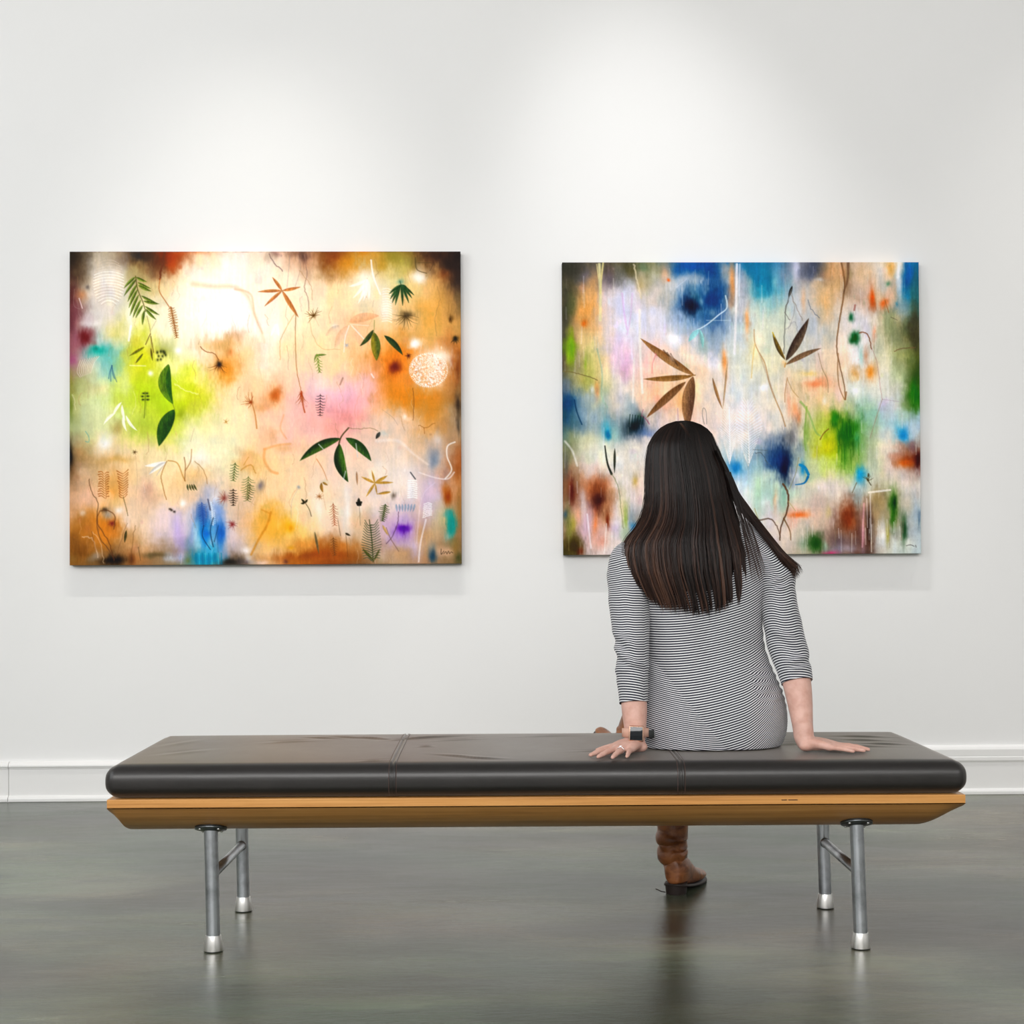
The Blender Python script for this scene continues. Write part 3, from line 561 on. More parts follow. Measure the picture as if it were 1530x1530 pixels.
    # ferns lower-left orange pair
    for x in (142, 212):
        for j in range(11):
            y = 855+j*9.2; q = c.rng.uniform
            if x == 142:
                L([(x-20+q(-2, 2), y+q(-2, 2)), (x-9, y-2), (x-2+j*.5, y+7)], 2.0, 'b06428', .85, w1=.8); L([(x+17+q(-3, 2), y-1+q(-2, 3)), (x+9, y+1), (x+2+j*.5, y+8)], 1.8, 'a85c28', .8, w1=.8)
            else:
                L([(x-20+j*.8+q(-2, 2), y-3+q(-2, 2)), (x-8, y+3), (x+1, y+7)], 2.0, 'b46c34', .85, w1=.8); L([(x+20+q(-4, 2), y-8+q(-2, 2)), (x+10, y+1), (x+3, y+6)], 1.8, 'b06c34', .8, w1=.8)
    L([(85, 880), (95, 930), (118, 970), (115, 1040), (125, 1100), (160, 1150), (180, 1190)], 1.8, '6c4c34', .65, wob=2)
    L([(180, 1190), (160, 1120), (118, 1050), (122, 1010), (150, 1000), (182, 1020), (180, 1070)], 2, '6c4428', .6, wob=2)
    L([(60, 1100), (100, 1110), (120, 1180)], 2.2, 'e0c0a0', .6, wob=3); L([(95, 1080), (110, 1150)], 1.6, '8a5830', .5, wob=2); L([(186, 1180), (205, 1120), (230, 1050)], 1.4, '8a6040', .5, wob=2); L([(140, 1200), (132, 1130), (100, 1080)], 1.6, 'e8c8a8', .5, wob=3)
    F(226, 1076, 220, 1122, 5, '4a4828', None, .85); L([(246, 1190), (250, 1110), (262, 1060)], 1.2, '7c5c3c', .5, wob=2); L([(262, 960), (268, 880), (262, 800), (258, 780)], .9, 'c8a888', .5); L([(280, 1190), (272, 1140)], 1.6, '6a5840', .6)
    L([(215, 950), (228, 1000), (232, 1020)], 1.6, '6a5830', .6)
    # white three leaf + brown stems
    F(378, 816, 296, 832, 8, 'fffaf2', 'fff4ec', .95, -3); F(378, 818, 312, 864, 8, 'fff8f0', None, .9, 3); F(372, 826, 340, 872, 4, 'f8e8dc', None, .6)
    L([(380, 815), (360, 862), (362, 900), (378, 960)], 1.7, 'b07840', .7, wob=1); L([(385, 812), (420, 822), (440, 870), (450, 890)], 2.2, 'd09850', .7); L([(448, 888), (450, 830), (446, 800)], 1.8, 'a06c40', .7); L([(450, 850), (470, 815), (474, 770)], 1.8, 'a86c3c', .6); L([(486, 816), (520, 850), (534, 900)], 1.5, 'b08050', .6, wob=1.5); L([(484, 690), (470, 740)], 1.2, 'd0b088', .5)
    for k in range(4): F(458+k*8, 902, 462+k*11, 926, 3.4, '4c5430', None, .85, 1)
    for e in ((398, 1000), (408, 1006), (392, 996)): B(e[0], e[1], 5, 4, '302820', .85, warp=0)
    # blue ferns
    c.fern(512, 970, 520, 1060, 13, 22, 55, '3c60a8', 1.5, .7); c.fern(556, 1060, 548, 970, 13, 16, 60, 'e4ecf8', 1.3, .7)
    L([(520, 1060), (515, 1100), (545, 1150)], 1.8, '28486c', .75); L([(556, 1030), (545, 1080), (556, 1140)], 2.2, '304c6c', .7); L([(536, 960), (545, 1000)], 3, '505470', .7); L([(575, 1060), (560, 1120)], 1.6, '284868', .6); L([(565, 1010), (575, 1160)], 1, '5070a0', .4)
    for k in range(9): L([(490+k*12, 1165), (492+k*12, 1206)], 2.5, '58c8dc' if k % 2 else '0880a0', .5, wob=0)
    # central lower ferns
    c.fern(640, 820, 632, 890, 7, 22, 62, '5c6c3c', 2.2, .8); c.fern(632, 920, 632, 985, 7, 20, 78, '3c3028', 2.4, .85); c.fern(690, 872, 686, 965, 10, 32, 62, '6c7440', 1.8, .75); c.fern(696, 900, 690, 960, 6, 24, 66, '4c4c2c', 1.8, .6)
    L([(660, 850), (700, 830), (716, 860)], 2.4, 'c88c3c', .5, wob=2); L([(652, 980), (650, 1040)], 1, 'b89880', .5); L([(672, 830), (690, 800)], 2, 'c89040', .5)
    # lower middle sprigs
    for (x, y) in ((905, 975),):
        F(x, y, x-14, y-16, 4, '34341c', None, .9); F(x, y, x+10, y-14, 4, '34341c', None, .9); F(x, y, x-16, y+2, 4, '34341c', None, .9); L([(x, y-2), (x+16, y+24), (x+24, y+50)], 1.3, '5a4c30', .8)
    F(972, 896, 992, 908, 4, 'a87c30', None, .85); F(968, 898, 974, 935, 6, 'b08030', None, .85, 3); L([(972, 935), (985, 1000)], 1, 'd0a878', .5); B(884, 916, 8, 8, '8898a8', .7); L([(880, 918), (855, 970), (852, 1030)], 1, 'c0b8b0', .5)
    c.fern(1012, 975, 1018, 1060, 9, 24, 52, 'b06848', 1.7, .8); L([(1030, 1040), (1040, 1100)], 1.2, '7c5c48', .6)
    F(942, 1085, 958, 1170, 4.5, '787050', '605840', .85); c.fern(1012, 1105, 1018, 1175, 8, 18, 60, '7c5430', 1.7, .75)
    L([(1060, 1090), (1068, 1180)], 1, '6a4828', .5); F(1058, 1090, 1078, 1100, 4, '38301c', None, .8)
    for (dx, dy) in ((0, -24), (-10, -8), (12, -10), (-6, 6), (10, 4)): F(1110, 980, 1110+dx*1.1, 980+dy, 6, '2c2c24', None, .9)
    L([(1112, 985), (1116, 1060)], 1.1, '8a7868', .6); F(1102, 856, 1105, 908, 4, 'c09068', None, .8)
    for e, w in (((1120, 876), 5), ((1160, 852), 4), ((1220, 872), 6), ((1242, 898), 5), ((1138, 952), 5), ((1180, 944), 3)): F(1172, 900, e[0], e[1], w, 'b88830', 'c8a048', .88)
    F(1232, 934, 1180, 942, 5, 'c09438', None, .85)
    c.fern(1212, 980, 1200, 1045, 9, 22, 74, '54603c', 2.6, .85)
    # big grey-green fern
    for j in range(15):
        y = 1052+j*9.6; r = 38*(1-.35*abs(j-9)/9); xs = 1158
        L([(xs, y+8), (xs-r*.5, y+2-(j-8)*.9), (xs-r, y-6+(j-6)*.9)], 2.5, '5c6450', .85, w1=1.2); L([(xs, y+8), (xs+r*.5, y+1-(j-8)*.6), (xs+r, y-8+(j-6)*.9)], 2.5, '606854', .85, w1=1.2)
    L([(1150, 1040), (1160, 1120), (1164, 1200)], 1.8, '4c5438', .85); F(1125, 1150, 1165, 1195, 5, '5a6430', None, .8); F(1190, 1150, 1165, 1200, 4, '5a6430', None, .7)
    L([(1262, 1010), (1258, 1050), (1240, 1100), (1215, 1130)], 1.7, '70546c', .7, wob=1); L([(1215, 1070), (1230, 1110), (1262, 1160)], 1.8, '8a6c60', .6); F(1200, 1060, 1222, 1100, 5, 'd0a840', None, .6)
    B(1244, 952, 10, 12, '6c6054', .8); L([(1308, 860), (1326, 885)], 2.4, '4c4c50', .8)
    for k in range(9): L([(1298, 892+k*8), (1315, 890+k*8), (1332, 893+k*8)], 1.9, 'fffdfb', .8, wob=1)
    for k in range(7): F(1252+k*12, 980, 1256+k*10, 1010, 4, '7c94b0', 'a0b0c4', .75)
    for k in range(8): L([(1355+k*.5, 1032-k*7), (1372, 1026-k*7), (1388, 1022-k*6)], 1.7, 'fdfbfb', .8, wob=1)
    L([(1366, 1040), (1345, 1130), (1338, 1200)], 3.2, 'f4ecf0', .6); L([(1400, 900), (1350, 960), (1330, 1130)], 1.2, 'e8dcec', .5)
    L([(1340, 680), (1365, 690), (1400, 672)], 1.4, 'a87038', .7, wob=2); L([(1360, 690), (1362, 712)], 1.4, 'a87038', .7)
    L([(1200, 620), (1240, 650), (1260, 680)], 1, 'a88c80', .4); L([(1060, 760), (1058, 860)], .9, 'c8a890', .4); L([(72, 700), (84, 720), (84, 740), (72, 738)], 1.3, '50a0a8', .6)
    for (x, y) in ((1320, 905), (1150, 1180), (300, 40), (530, 210)): pass
    # signature
    L([(1424, 1152), (1424, 1172), (1434, 1160)], 1.2, '403428', .8); L([(1434, 1170), (1442, 1162), (1446, 1171), (1452, 1160), (1456, 1170), (1462, 1163), (1468, 1167)], 1.1, '403428', .8)
    # dark rim at the top and bottom
    c.mix(c.box(0, 0, 1600, 22), '503828', .5*np.clip((22-c.Y[c.box(0, 0, 1600, 22)])/6, 0, 1)*(.5+.5*c.n3[c.box(0, 0, 1600, 22)]))
    c.grain(.9, .8)
    c.C = np.clip((c.C-.80)*1.22+.800, 0, 1)
    return c.C

def paint_blue(w, h):
    c = Canvas(22, 22, 1507, 1228, w, h, 11)
    c.base([
     '4c4a44 70685a 66604c 8a8868 2868a0 1e5a90 1a6a98 3a88a8 7a7c88 c0a888 d8c0a8 e8d8c0 1870a0',
     '6a6450 d8a870 d0ccd8 c8c0b8 a8b4bc 98acb8 c8ccc8 5aa8b8 b8b8b8 d8b890 c8b09c d8b8a0 3a7878',
     '6a6450 dcb07c dcd8e4 d8d4dc a8b8c8 88a4bc c8d0d4 d8dcc8 c8c8c0 d0c8bc ece4e4 c8c0a0 5a5a40',
     '60584c e0cc90 e0c8d8 f0d0c4 f0dcc8 e8dcd8 e0e0d0 e0dcc0 d8d4c4 e4d0b8 ece8e8 d8d4b8 5c6830',
     '708088 ccc490 e4dcd4 f0c8a8 f2c8a0 e8d8c8 dcdcd8 e4dccc ecd0b0 f0c8a8 dce0d4 e4e0d4 4c7830',
     '406880 a0b0b0 8898a0 d8c8c8 e8d0c0 ecd8cc e8e0dc e8dcd4 dcd4bc a8b440 80b070 c0d8d4 b0c8d0',
     '908c68 dcdcc8 e0dcd0 e8e0d8 e8e0d8 e8ddd4 b0c8d0 6080a0 a8b8b0 d4dc80 90a868 e8dcd0 8a5840',
     '806048 c08868 e4d8d4 ece0d4 e8e0d8 e8e0d8 d8e4e4 c8dccc d4d4c0 e4d8cc d8dcd0 ccc8b0 d0ccc8',
     'a89078 d4a898 d8d0cc 80a0a8 c0c0c0 d8d8d8 e4e0e0 dcd4cc dcc8b4 c8b09c a08068 a8a088 c4ccc8',
     '58502c e0d0c8 e0d4d0 d0c8c8 d0c8c8 d8d0d0 e0d8d0 c8c0b4 b8b09c a89890 6a4c40 d4d8cc c0ccc8'])
    c.textures()
    B = c.blob; L = c.line; F = c.leaf
    for x, y, rx, ry, col, a in [
        (60, 60, 50, 50, '3c3c30', .7), (110, 80, 44, 36, '6c6c80', .6), (60, 130, 40, 60, '5c5840', .6), (220, 90, 34, 40, '5c5c68', .7), (290, 50, 60, 26, '5c5838', .7), (345, 110, 20, 30, 'c8a860', .5), (360, 45, 26, 22, '5c7c5c', .6), (400, 70, 30, 30, 'c8c8b8', .6), (35, 220, 20, 100, '44443c', .7), (40, 330, 16, 60, '5c5c4c', .6),
        (130, 220, 36, 50, 'dca058', .75), (100, 250, 34, 50, 'dc9c58', .6), (112, 275, 14, 16, 'e08030', .7), (70, 200, 24, 40, '8a8458', .5), (200, 280, 30, 90, 'dcd8e0', .6), (250, 190, 60, 60, 'd8d8e8', .6), (400, 150, 60, 40, 'd4ccc8', .6), (450, 70, 22, 60, 'dca880', .7), (462, 96, 10, 10, 'd86828', .8), (430, 190, 40, 40, 'd8b8a0', .4),
        (560, 35, 70, 22, '145c9c', .9), (630, 55, 46, 30, '0c4c84', .9), (530, 95, 55, 22, 'b8c0c8', .85), (600, 105, 70, 16, 'c4c8cc', .8), (470, 130, 40, 40, 'd4d4dc', .7), (660, 90, 30, 26, '14508c', .7),
        (560, 200, 74, 60, '1c6498', .9), (560, 205, 36, 36, '0a2440', .9), (580, 160, 34, 26, '2c7888', .6), (650, 170, 56, 50, '104c88', .9), (500, 210, 40, 36, '3c6c98', .7), (600, 250, 50, 30, '1c5c90', .7), (680, 210, 40, 60, '54749c', .6), (660, 260, 50, 30, '406894', .6), (600, 180, 10, 16, 'b8d0d8', .5), (690, 130, 30, 40, '1c5080', .6), (540, 250, 40, 20, '5888b0', .5), (730, 100, 16, 90, 'dca070', .75), (700, 60, 20, 40, 'c8b8a8', .6), (720, 190, 12, 30, 'd89c68', .5),
        (830, 50, 50, 40, '0c6894', .9), (850, 100, 50, 60, '1888ac', .85), (830, 150, 40, 30, '2098b8', .7), (900, 50, 26, 36, '2870a0', .8), (910, 110, 16, 26, '90c0c0', .7), (790, 120, 30, 60, '90a4a8', .5), (880, 180, 60, 22, 'a0c4c4', .5), (940, 80, 30, 50, '8090a8', .6),
        (990, 50, 18, 60, 'e0dcec', .8), (1075, 50, 50, 40, '50586c', .9), (1050, 80, 26, 20, '60687c', .7), (1120, 70, 36, 30, '6c645c', .7), (1150, 60, 20, 50, 'dca070', .7), (1100, 95, 26, 8, 'c8ccd4', .6),
        (1190, 70, 20, 60, 'd89868', .6), (1210, 90, 16, 60, '8a6848', .6), (1300, 60, 22, 50, 'e8d8c0', .6), (1260, 60, 20, 40, 'd8b488', .6), (1390, 50, 22, 32, 'e4b060', .85), (1340, 60, 20, 50, 'ece4dc', .7), (1470, 60, 30, 50, '0c70b0', .95), (1465, 110, 26, 30, '0c5c9c', .9), (1460, 160, 26, 40, '1888b8', .85), (1490, 80, 12, 40, '3c5858', .6), (1422, 60, 10, 70, 'f8f8fa', .9), (1430, 150, 10, 90, 'f4f4f4', .6),
        (1312, 160, 14, 44, 'd05c18', .85), (1312, 190, 12, 20, 'a83c14', .6), (1360, 190, 20, 22, 'e07838', .8), (1340, 230, 50, 30, 'd8b8a0', .5), (1380, 110, 12, 12, '3c7850', .8), (1415, 195, 6, 10, '107c98', .8), (1360, 120, 30, 30, 'b8ccd8', .5), (1300, 70, 10, 30, 'dcb088', .4), (1440, 210, 30, 40, 'a8c8d0', .6), (1270, 180, 30, 30, 'd8b8a4', .6), (1320, 320, 9, 34, 'e49870', .8),
        (1222, 252, 10, 15, '2c7050', .9), (1235, 338, 19, 24, '0c5c28', .97), (1225, 350, 14, 14, '085020', .8), (1265, 405, 12, 40, '98ccc0', .6), (1285, 405, 6, 12, 'e89060', .7),
        (1380, 280, 50, 40, 'a09c70', .6), (1430, 320, 50, 60, '8c8c5c', .6), (1480, 330, 26, 70, '4c4c34', .85), (1490, 260, 18, 80, '504c38', .8), (1400, 340, 36, 30, '8c9470', .6), (1440, 400, 50, 30, 'a0a858', .6), (1480, 500, 26, 70, '385020', .85), (1480, 560, 22, 50, '2c7810', .9), (1490, 590, 16, 40, '3c8c14', .7), (1455, 500, 14, 50, '50602c', .6), (1460, 470, 24, 30, '5c7040', .6), (1420, 480, 40, 80, 'c0c898', .5), (1450, 610, 24, 24, '7c9450', .6),
        # left lower
        (55, 370, 14, 70, '88b810', .95), (50, 390, 10, 50, '9cc81c', .7), (115, 440, 6, 26, '78a820', .9), (100, 340, 20, 60, 'ecd8a0', .6), (100, 510, 50, 40, 'c4b868', .7), (40, 470, 20, 30, '7c7444', .6), (130, 400, 40, 60, 'e8d8a0', .5), (160, 555, 10, 40, 'ec9c60', .85), (140, 545, 8, 16, 'f4f0fa', .8),
        (50, 600, 34, 40, '1c5c88', .85), (40, 650, 26, 60, '1c4c74', .85), (90, 640, 26, 60, '5880a0', .6), (130, 590, 50, 30, 'a0b4c4', .6), (140, 660, 50, 40, 'a8bcc8', .6), (60, 700, 50, 20, '50707c', .6), (190, 600, 16, 70, '98b8b0', .5), (320, 690, 50, 44, '243c54', .9), (315, 700, 30, 26, '142c30', .8), (360, 725, 36, 20, '5c7ca8', .8), (385, 735, 20, 16, '7088b8', .6), (340, 660, 20, 16, '345c3c', .5),
        (205, 720, 20, 50, '4cb4cc', .85), (208, 735, 12, 22, '087ca8', .9), (240, 730, 26, 40, 'a0ccc4', .7), (270, 640, 30, 60, 'c8d4d0', .5), (120, 760, 80, 30, 'd8d4a8', .6), (60, 760, 24, 40, '8c9468', .6), (40, 800, 16, 60, '788060', .5),
        (270, 250, 40, 90, 'dcd8e8', .6), (260, 380, 40, 60, 'e4cce0', .7), (290, 430, 26, 70, 'e8b8d4', .6), (280, 480, 20, 30, 'dc98bc', .5), (330, 350, 20, 100, 'e8e4e4', .6), (480, 340, 34, 30, 'f8f4f6', .9), (400, 410, 50, 60, 'f4c8b4', .5), (400, 480, 50, 50, 'f6ccb0', .5), (410, 540, 40, 60, 'f4bc98', .7), (430, 600, 40, 30, 'ec9880', .5), (520, 600, 26, 50, 'f0b070', .7), (600, 470, 60, 40, 'f0c8a0', .4), (695, 430, 12, 60, 'e8a060', .8), (650, 440, 30, 40, 'e8e8f4', .6), (510, 250, 60, 40, 'd8dce8', .5), (420, 250, 60, 60, 'd8d8e4', .5),
        (790, 260, 12, 60, 'eab078', .75), (850, 220, 50, 50, 'd0d8c8', .5), (820, 380, 30, 60, 'e8d8a0', .6), (740, 560, 30, 60, 'ccd8dc', .5), (855, 535, 20, 18, 'f8f6f8', .95), (1010, 200, 40, 50, 'd8dce0', .5), (1040, 260, 60, 60, 'b8c0cc', .5), (1025, 180, 12, 60, 'e0b080', .6), (1125, 190, 24, 60, 'e4b880', .7), (1140, 330, 40, 40, 'b8b8a8', .5), (1070, 330, 40, 60, 'c8ccd0', .5),
        (1075, 530, 50, 22, 'ecA078', .85), (1100, 510, 30, 14, 'f08c5c', .5), (1050, 480, 50, 14, 'e8c870', .6), (1110, 560, 50, 50, 'f0c8a0', .5), (1240, 480, 24, 30, 'dca050', .75), (1305, 475, 24, 34, 'eca050', .85), (1180, 440, 30, 60, 'ecc898', .5), (985, 630, 16, 44, 'f0a070', .8), (960, 610, 10, 50, 'e89c78', .6), (1000, 660, 8, 30, 'e07840', .6), (1240, 555, 16, 14, 'f8f8f8', .9), (1270, 610, 60, 40, 'b8d4cc', .6), (1300, 660, 50, 30, '98c4c0', .6), (1375, 620, 34, 26, 'dcc4e4', .8), (1140, 620, 40, 30, 'e8d4bc', .5), (1110, 600, 10, 16, 'f8f8f8', .7),
        # green mass
        (1120, 760, 60, 60, 'c8cc10', .8), (1090, 720, 50, 60, 'd0dc78', .6), (1180, 850, 70, 44, 'bcd868', .7), (1140, 800, 44, 40, 'a8b804', .8), (1150, 660, 20, 26, '3c8c10', .9), (1200, 720, 50, 60, '2c7c0c', .95), (1200, 760, 30, 60, '185c10', .8), (1195, 830, 24, 34, '5c9c24', .8), (1245, 760, 14, 34, '38a070', .8), (1240, 700, 20, 30, '3c8c30', .7), (1155, 690, 14, 22, '1c6810', .7), (1100, 840, 40, 30, 'd8e498', .6), (1260, 800, 20, 40, '90c068', .6), (1210, 880, 20, 40, 'b0d880', .6), (1035, 720, 10, 90, '8cb050', .7),
        (1425, 730, 34, 40, '60b8d8', .85), (1440, 735, 18, 26, '2098cc', .8), (1400, 690, 50, 30, 'a0c8d0', .5), (1490, 720, 26, 30, 'c8dce4', .7), (1340, 770, 40, 40, 'ece4b8', .5), (1450, 840, 60, 24, '8c3c18', .85), (1440, 855, 34, 16, 'd06c20', .8), (1495, 840, 16, 40, '4c1c20', .9), (1400, 830, 20, 14, 'd8906c', .6), (1380, 870, 60, 40, 'e8d0c8', .5), (1460, 920, 50, 50, 'e8e0dc', .6), (1300, 860, 30, 60, 'ecece0', .6),
        # blues centre
        (740, 870, 30, 34, '1c8cc4', .9), (750, 890, 40, 40, '60acd4', .6), (780, 940, 40, 60, 'd0e4ec', .6), (935, 850, 36, 60, '143c74', .95), (920, 830, 34, 40, '204c84', .7), (940, 880, 22, 50, '0c1c3c', .8), (900, 850, 24, 30, '3c7cc0', .6), (960, 760, 34, 50, '7c8088', .8), (970, 740, 20, 30, '5c6068', .6), (850, 810, 30, 14, '8898a0', .6), (1000, 800, 30, 30, '8c9ca4', .6), (990, 900, 22, 30, 'e8f0f4', .7),
        (1018, 870, 14, 30, '1084b8', .9), (830, 960, 20, 90, 'b8dcb8', .7), (900, 990, 60, 44, 'a8ccb8', .5), (860, 1010, 22, 22, 'f0f8f0', .7), (940, 1010, 14, 60, '70b898', .7), (980, 980, 30, 30, 'b8d8c8', .6), (905, 1010, 8, 40, 'f0a878', .7), (1000, 1068, 50, 14, 'f08850', .9), (985, 1072, 20, 8, 'f07030', .6), (960, 1110, 50, 60, 'ecdcd4', .5), (1060, 980, 60, 50, 'd8d0c4', .5), (1100, 940, 50, 40, 'ecdcd8', .5), (1090, 1050, 30, 60, 'd0c0a0', .6), (1150, 1080, 40, 40, 'c8b4b8', .5), (1120, 1060, 14, 22, 'dcc070', .6),
        (1255, 905, 22, 34, '34a8cc', .9), (1250, 890, 14, 30, '18a0c8', .6), (1250, 990, 18, 50, '90ccd8', .7), (1240, 960, 40, 14, 'f8f8f8', .7), (1210, 1060, 40, 80, '9c5838', .8), (1210, 1090, 30, 50, '8a4428', .7), (1180, 1120, 40, 40, '7c4c34', .6), (1330, 1030, 44, 80, 'b09c70', .85), (1330, 1010, 40, 40, 'a48c60', .6), (1290, 1110, 16, 90, '4c3428', .8), (1250, 1130, 20, 70, '6a4840', .7), (1275, 1050, 18, 60, 'b08c80', .6), (1265, 1150, 10, 60, 'e0a8b8', .6),
        (1395, 1030, 20, 70, '4c8028', .9), (1398, 1020, 10, 34, '1c3c28', .8), (1390, 1080, 10, 40, '3c7c20', .8), (1440, 1130, 16, 60, '2c5430', .85), (1440, 1090, 12, 30, '708c60', .6), (1340, 1160, 20, 60, 'f4f4f0', .85), (1365, 1150, 8, 40, 'a8a040', .8), (1490, 1080, 20, 80, '98acb8', .7), (1500, 1090, 6, 34, '506c84', .7), (1450, 1000, 30, 60, 'ccc4b8', .6), (1470, 1180, 34, 40, 'e4e8e4', .6), (1400, 1180, 20, 40, 'd8e0dc', .6),
        (1070, 1190, 40, 40, '4c7838', .85), (1075, 1180, 22, 26, '285c20', .8), (1150, 1160, 60, 36, '786058', .7), (1180, 1190, 50, 30, '706068', .6), (1130, 1222, 26, 8, 'd84070', .9), (1110, 1190, 10, 22, 'a8c8b0', .6), (1010, 1170, 30, 60, 'd8d0c0', .6), (960, 1200, 30, 40, 'dcc8bc', .5), (1200, 1210, 60, 16, 'a8a0ac', .6), (1020, 1200, 20, 24, '9cb090', .6),
        # rust lower left
        (165, 1000, 44, 66, 'c8703c', .8), (165, 1005, 26, 40, '4c2420', .9), (170, 960, 40, 40, 'c87c48', .6), (55, 970, 16, 60, '6c2c20', .9), (55, 940, 20, 60, 'b07850', .6), (60, 900, 20, 60, 'a88868', .5), (205, 1085, 9, 34, '7c3820', .9), (205, 1030, 20, 60, 'b87048', .7), (150, 1100, 12, 60, 'e07c38', .8), (100, 1100, 40, 90, 'dcbcc8', .7), (110, 1120, 26, 60, 'd0b8cc', .6), (160, 1160, 26, 50, 'e0b0a8', .6), (180, 1180, 20, 26, 'd89078', .6), (240, 1110, 30, 60, 'dcd4e0', .7), (230, 1120, 30, 20, 'c8b8d0', .6), (80, 1060, 16, 40, 'e8b090', .7), (50, 1170, 50, 50, '4c441c', .85), (60, 1190, 34, 30, '5c4c1c', .7), (90, 1210, 12, 16, '7c2c14', .8), (40, 1080, 14, 60, '98984c', .7), (30, 1060, 10, 16, '14486c', .8), (60, 1100, 14, 40, 'b8b040', .6), (35, 860, 12, 50, '5c5c5c', .6),
        (150, 880, 60, 50, 'e8dce0', .6), (250, 860, 60, 60, 'ece8e0', .5), (330, 930, 22, 50, 'e8c8a0', .6), (322, 920, 10, 22, 'c09c30', .7), (270, 1020, 20, 70, 'd8cc90', .7), (280, 1090, 10, 50, 'a8c048', .8), (320, 1110, 26, 44, '2078b0', .85), (340, 1080, 40, 30, 'c8a080', .6), (310, 990, 40, 20, 'f4e4dc', .6), (100, 1020, 12, 60, 'e8dcd8', .6)]:
        B(x, y, rx, ry, col.lower(), a)
    c.scumble(520, .11, 2.2)
    for x, y, rx, ry, col, a in [(165, 1000, 28, 44, '4c2220', .95), (165, 960, 26, 26, 'b86830', .5), (55, 968, 11, 52, '642820', .9), (205, 1088, 7, 30, '7c3418', .9), (935, 868, 28, 56, '0c1c40', .9), (915, 835, 22, 34, '1c447c', .6), (550, 205, 34, 32, '081c34', .92), (655, 165, 44, 42, '0c4884', .85), (570, 40, 56, 14, '0c5ca4', .8), (850, 90, 40, 44, '0c80a8', .7), (1465, 70, 20, 44, '0868b0', .8), (1440, 735, 16, 22, '1890cc', .8),
        (1205, 735, 34, 50, '1c6808', .9), (1150, 665, 14, 22, '30841c', .8), (1125, 770, 36, 40, 'c0c408', .7), (1490, 565, 14, 44, '20700c', .8), (1235, 338, 16, 19, '086028', .95), (1222, 252, 8, 12, '207048', .9), (1312, 165, 11, 38, 'd05410', .85), (1358, 190, 14, 16, 'e07030', .7), (315, 700, 28, 24, '10242c', .9), (208, 735, 11, 20, '0878a8', .9), (40, 610, 24, 30, '14507c', .8), (740, 868, 22, 22, '1484c4', .85), (1395, 1025, 12, 54, '34701c', .8), (1398, 1020, 7, 26, '14342c', .8), (1440, 1130, 10, 44, '24502c', .8), (1070, 1185, 24, 28, '245c1c', .8), (1210, 1085, 22, 50, '8c4420', .8), (1288, 1130, 11, 66, '443028', .8), (1450, 852, 34, 13, 'cc6018', .8), (1497, 845, 9, 34, '44181c', .9), (1252, 900, 14, 26, '20a0cc', .85), (995, 1070, 32, 9, 'f07c38', .85), (60, 380, 9, 52, '84b40c', .9), (60, 1185, 24, 26, '4c3c14', .7), (480, 340, 26, 22, 'fcf8fa', .85), (730, 110, 9, 60, 'e09c5c', .7), (790, 265, 7, 44, 'eca868', .7), (695, 425, 8, 40, 'ec9c54', .7), (1075, 528, 34, 12, 'ec8c5c', .7), (1305, 475, 14, 22, 'ec9838', .8), (855, 535, 14, 13, 'fcfafc', .9), (112, 275, 9, 11, 'e87824', .8), (462, 96, 7, 7, 'd86020', .8)]:
        B(x, y, rx, ry, col, a, warp=.7)
    for k in range(260):
        q = c.rng; x, y = q.uniform(28, 1500), q.uniform(28, 1180)
        L([(x, y), (x+q.uniform(-3, 3), y+q.uniform(18, 90))], q.uniform(.6, 2.6), q.choice(['f4f0f4', 'e8e0e8', 'fbf6f2', 'c8c0b8', 'd8d0c0']), q.uniform(.12, .34), soft=2.2)
    # feather impressions
    for (x, y0, y1, r) in ((790, 590, 850, 62), (712, 620, 840, 40)):
        for j in range(22):
            y = y0+(y1-y0)*j/22.0; rr = r*(1-abs(j-10)/14.0)
            for sd in (-1, 1):
                L([(x, y+24), (x+sd*rr*.5, y+6), (x+sd*rr, y-10)], 1.2, 'f8f6f4', .65); L([(x, y+29), (x+sd*rr, y-5)], .7, 'dcc0a8', .3)
        L([(x, y0), (x+4, y1)], 2, 'faf8f6', .8)
    # runs of pale paint
    L([(176, 30), (178, 100), (180, 160), (178, 260)], 6, 'e0d8a8', .8, soft=3); L([(192, 24), (184, 90), (180, 150)], 3.5, 'd8cc90', .8); L([(165, 30), (172, 90)], 2, 'd8c890', .7)
    L([(320, 30), (330, 90), (340, 130), (350, 170)], 3.5, 'd8ccb0', .7, wob=2); L([(342, 220), (344, 400), (352, 560)], 5, 'f4ece4', .8, soft=3); L([(318, 420), (312, 600)], 4, 'f0e8e0', .7, soft=3); L([(300, 250), (310, 420)], 3, 'ece4f0', .6, soft=3)
    L([(270, 150), (278, 230), (290, 300)], 3.5, 'd8b8dc', .7, soft=2.5); L([(312, 150), (305, 240), (290, 320)], 3, 'd8bcdc', .6, soft=2.5)
    L([(748, 30), (744, 200), (736, 400)], 5, 'ece8e8', .8, soft=3); L([(760, 30), (756, 160)], 3, 'd4dce0', .6, soft=2)
    L([(700, 160), (705, 210), (670, 240), (620, 280), (575, 305)], 2.6, 'd4e4ec', .8); L([(620, 262), (680, 262), (720, 262)], 1.6, 'b8ccd8', .6)
    F(590, 300, 545, 350, 11, '98d4d4', '88c4c8', .85, 3); F(592, 300, 604, 376, 8, 'a0dcd8', None, .85, -3); L([(540, 90), (490, 130)], 1.2, 'c8d4e0', .5)
    # brown star leaf
    BR = '8a643c'
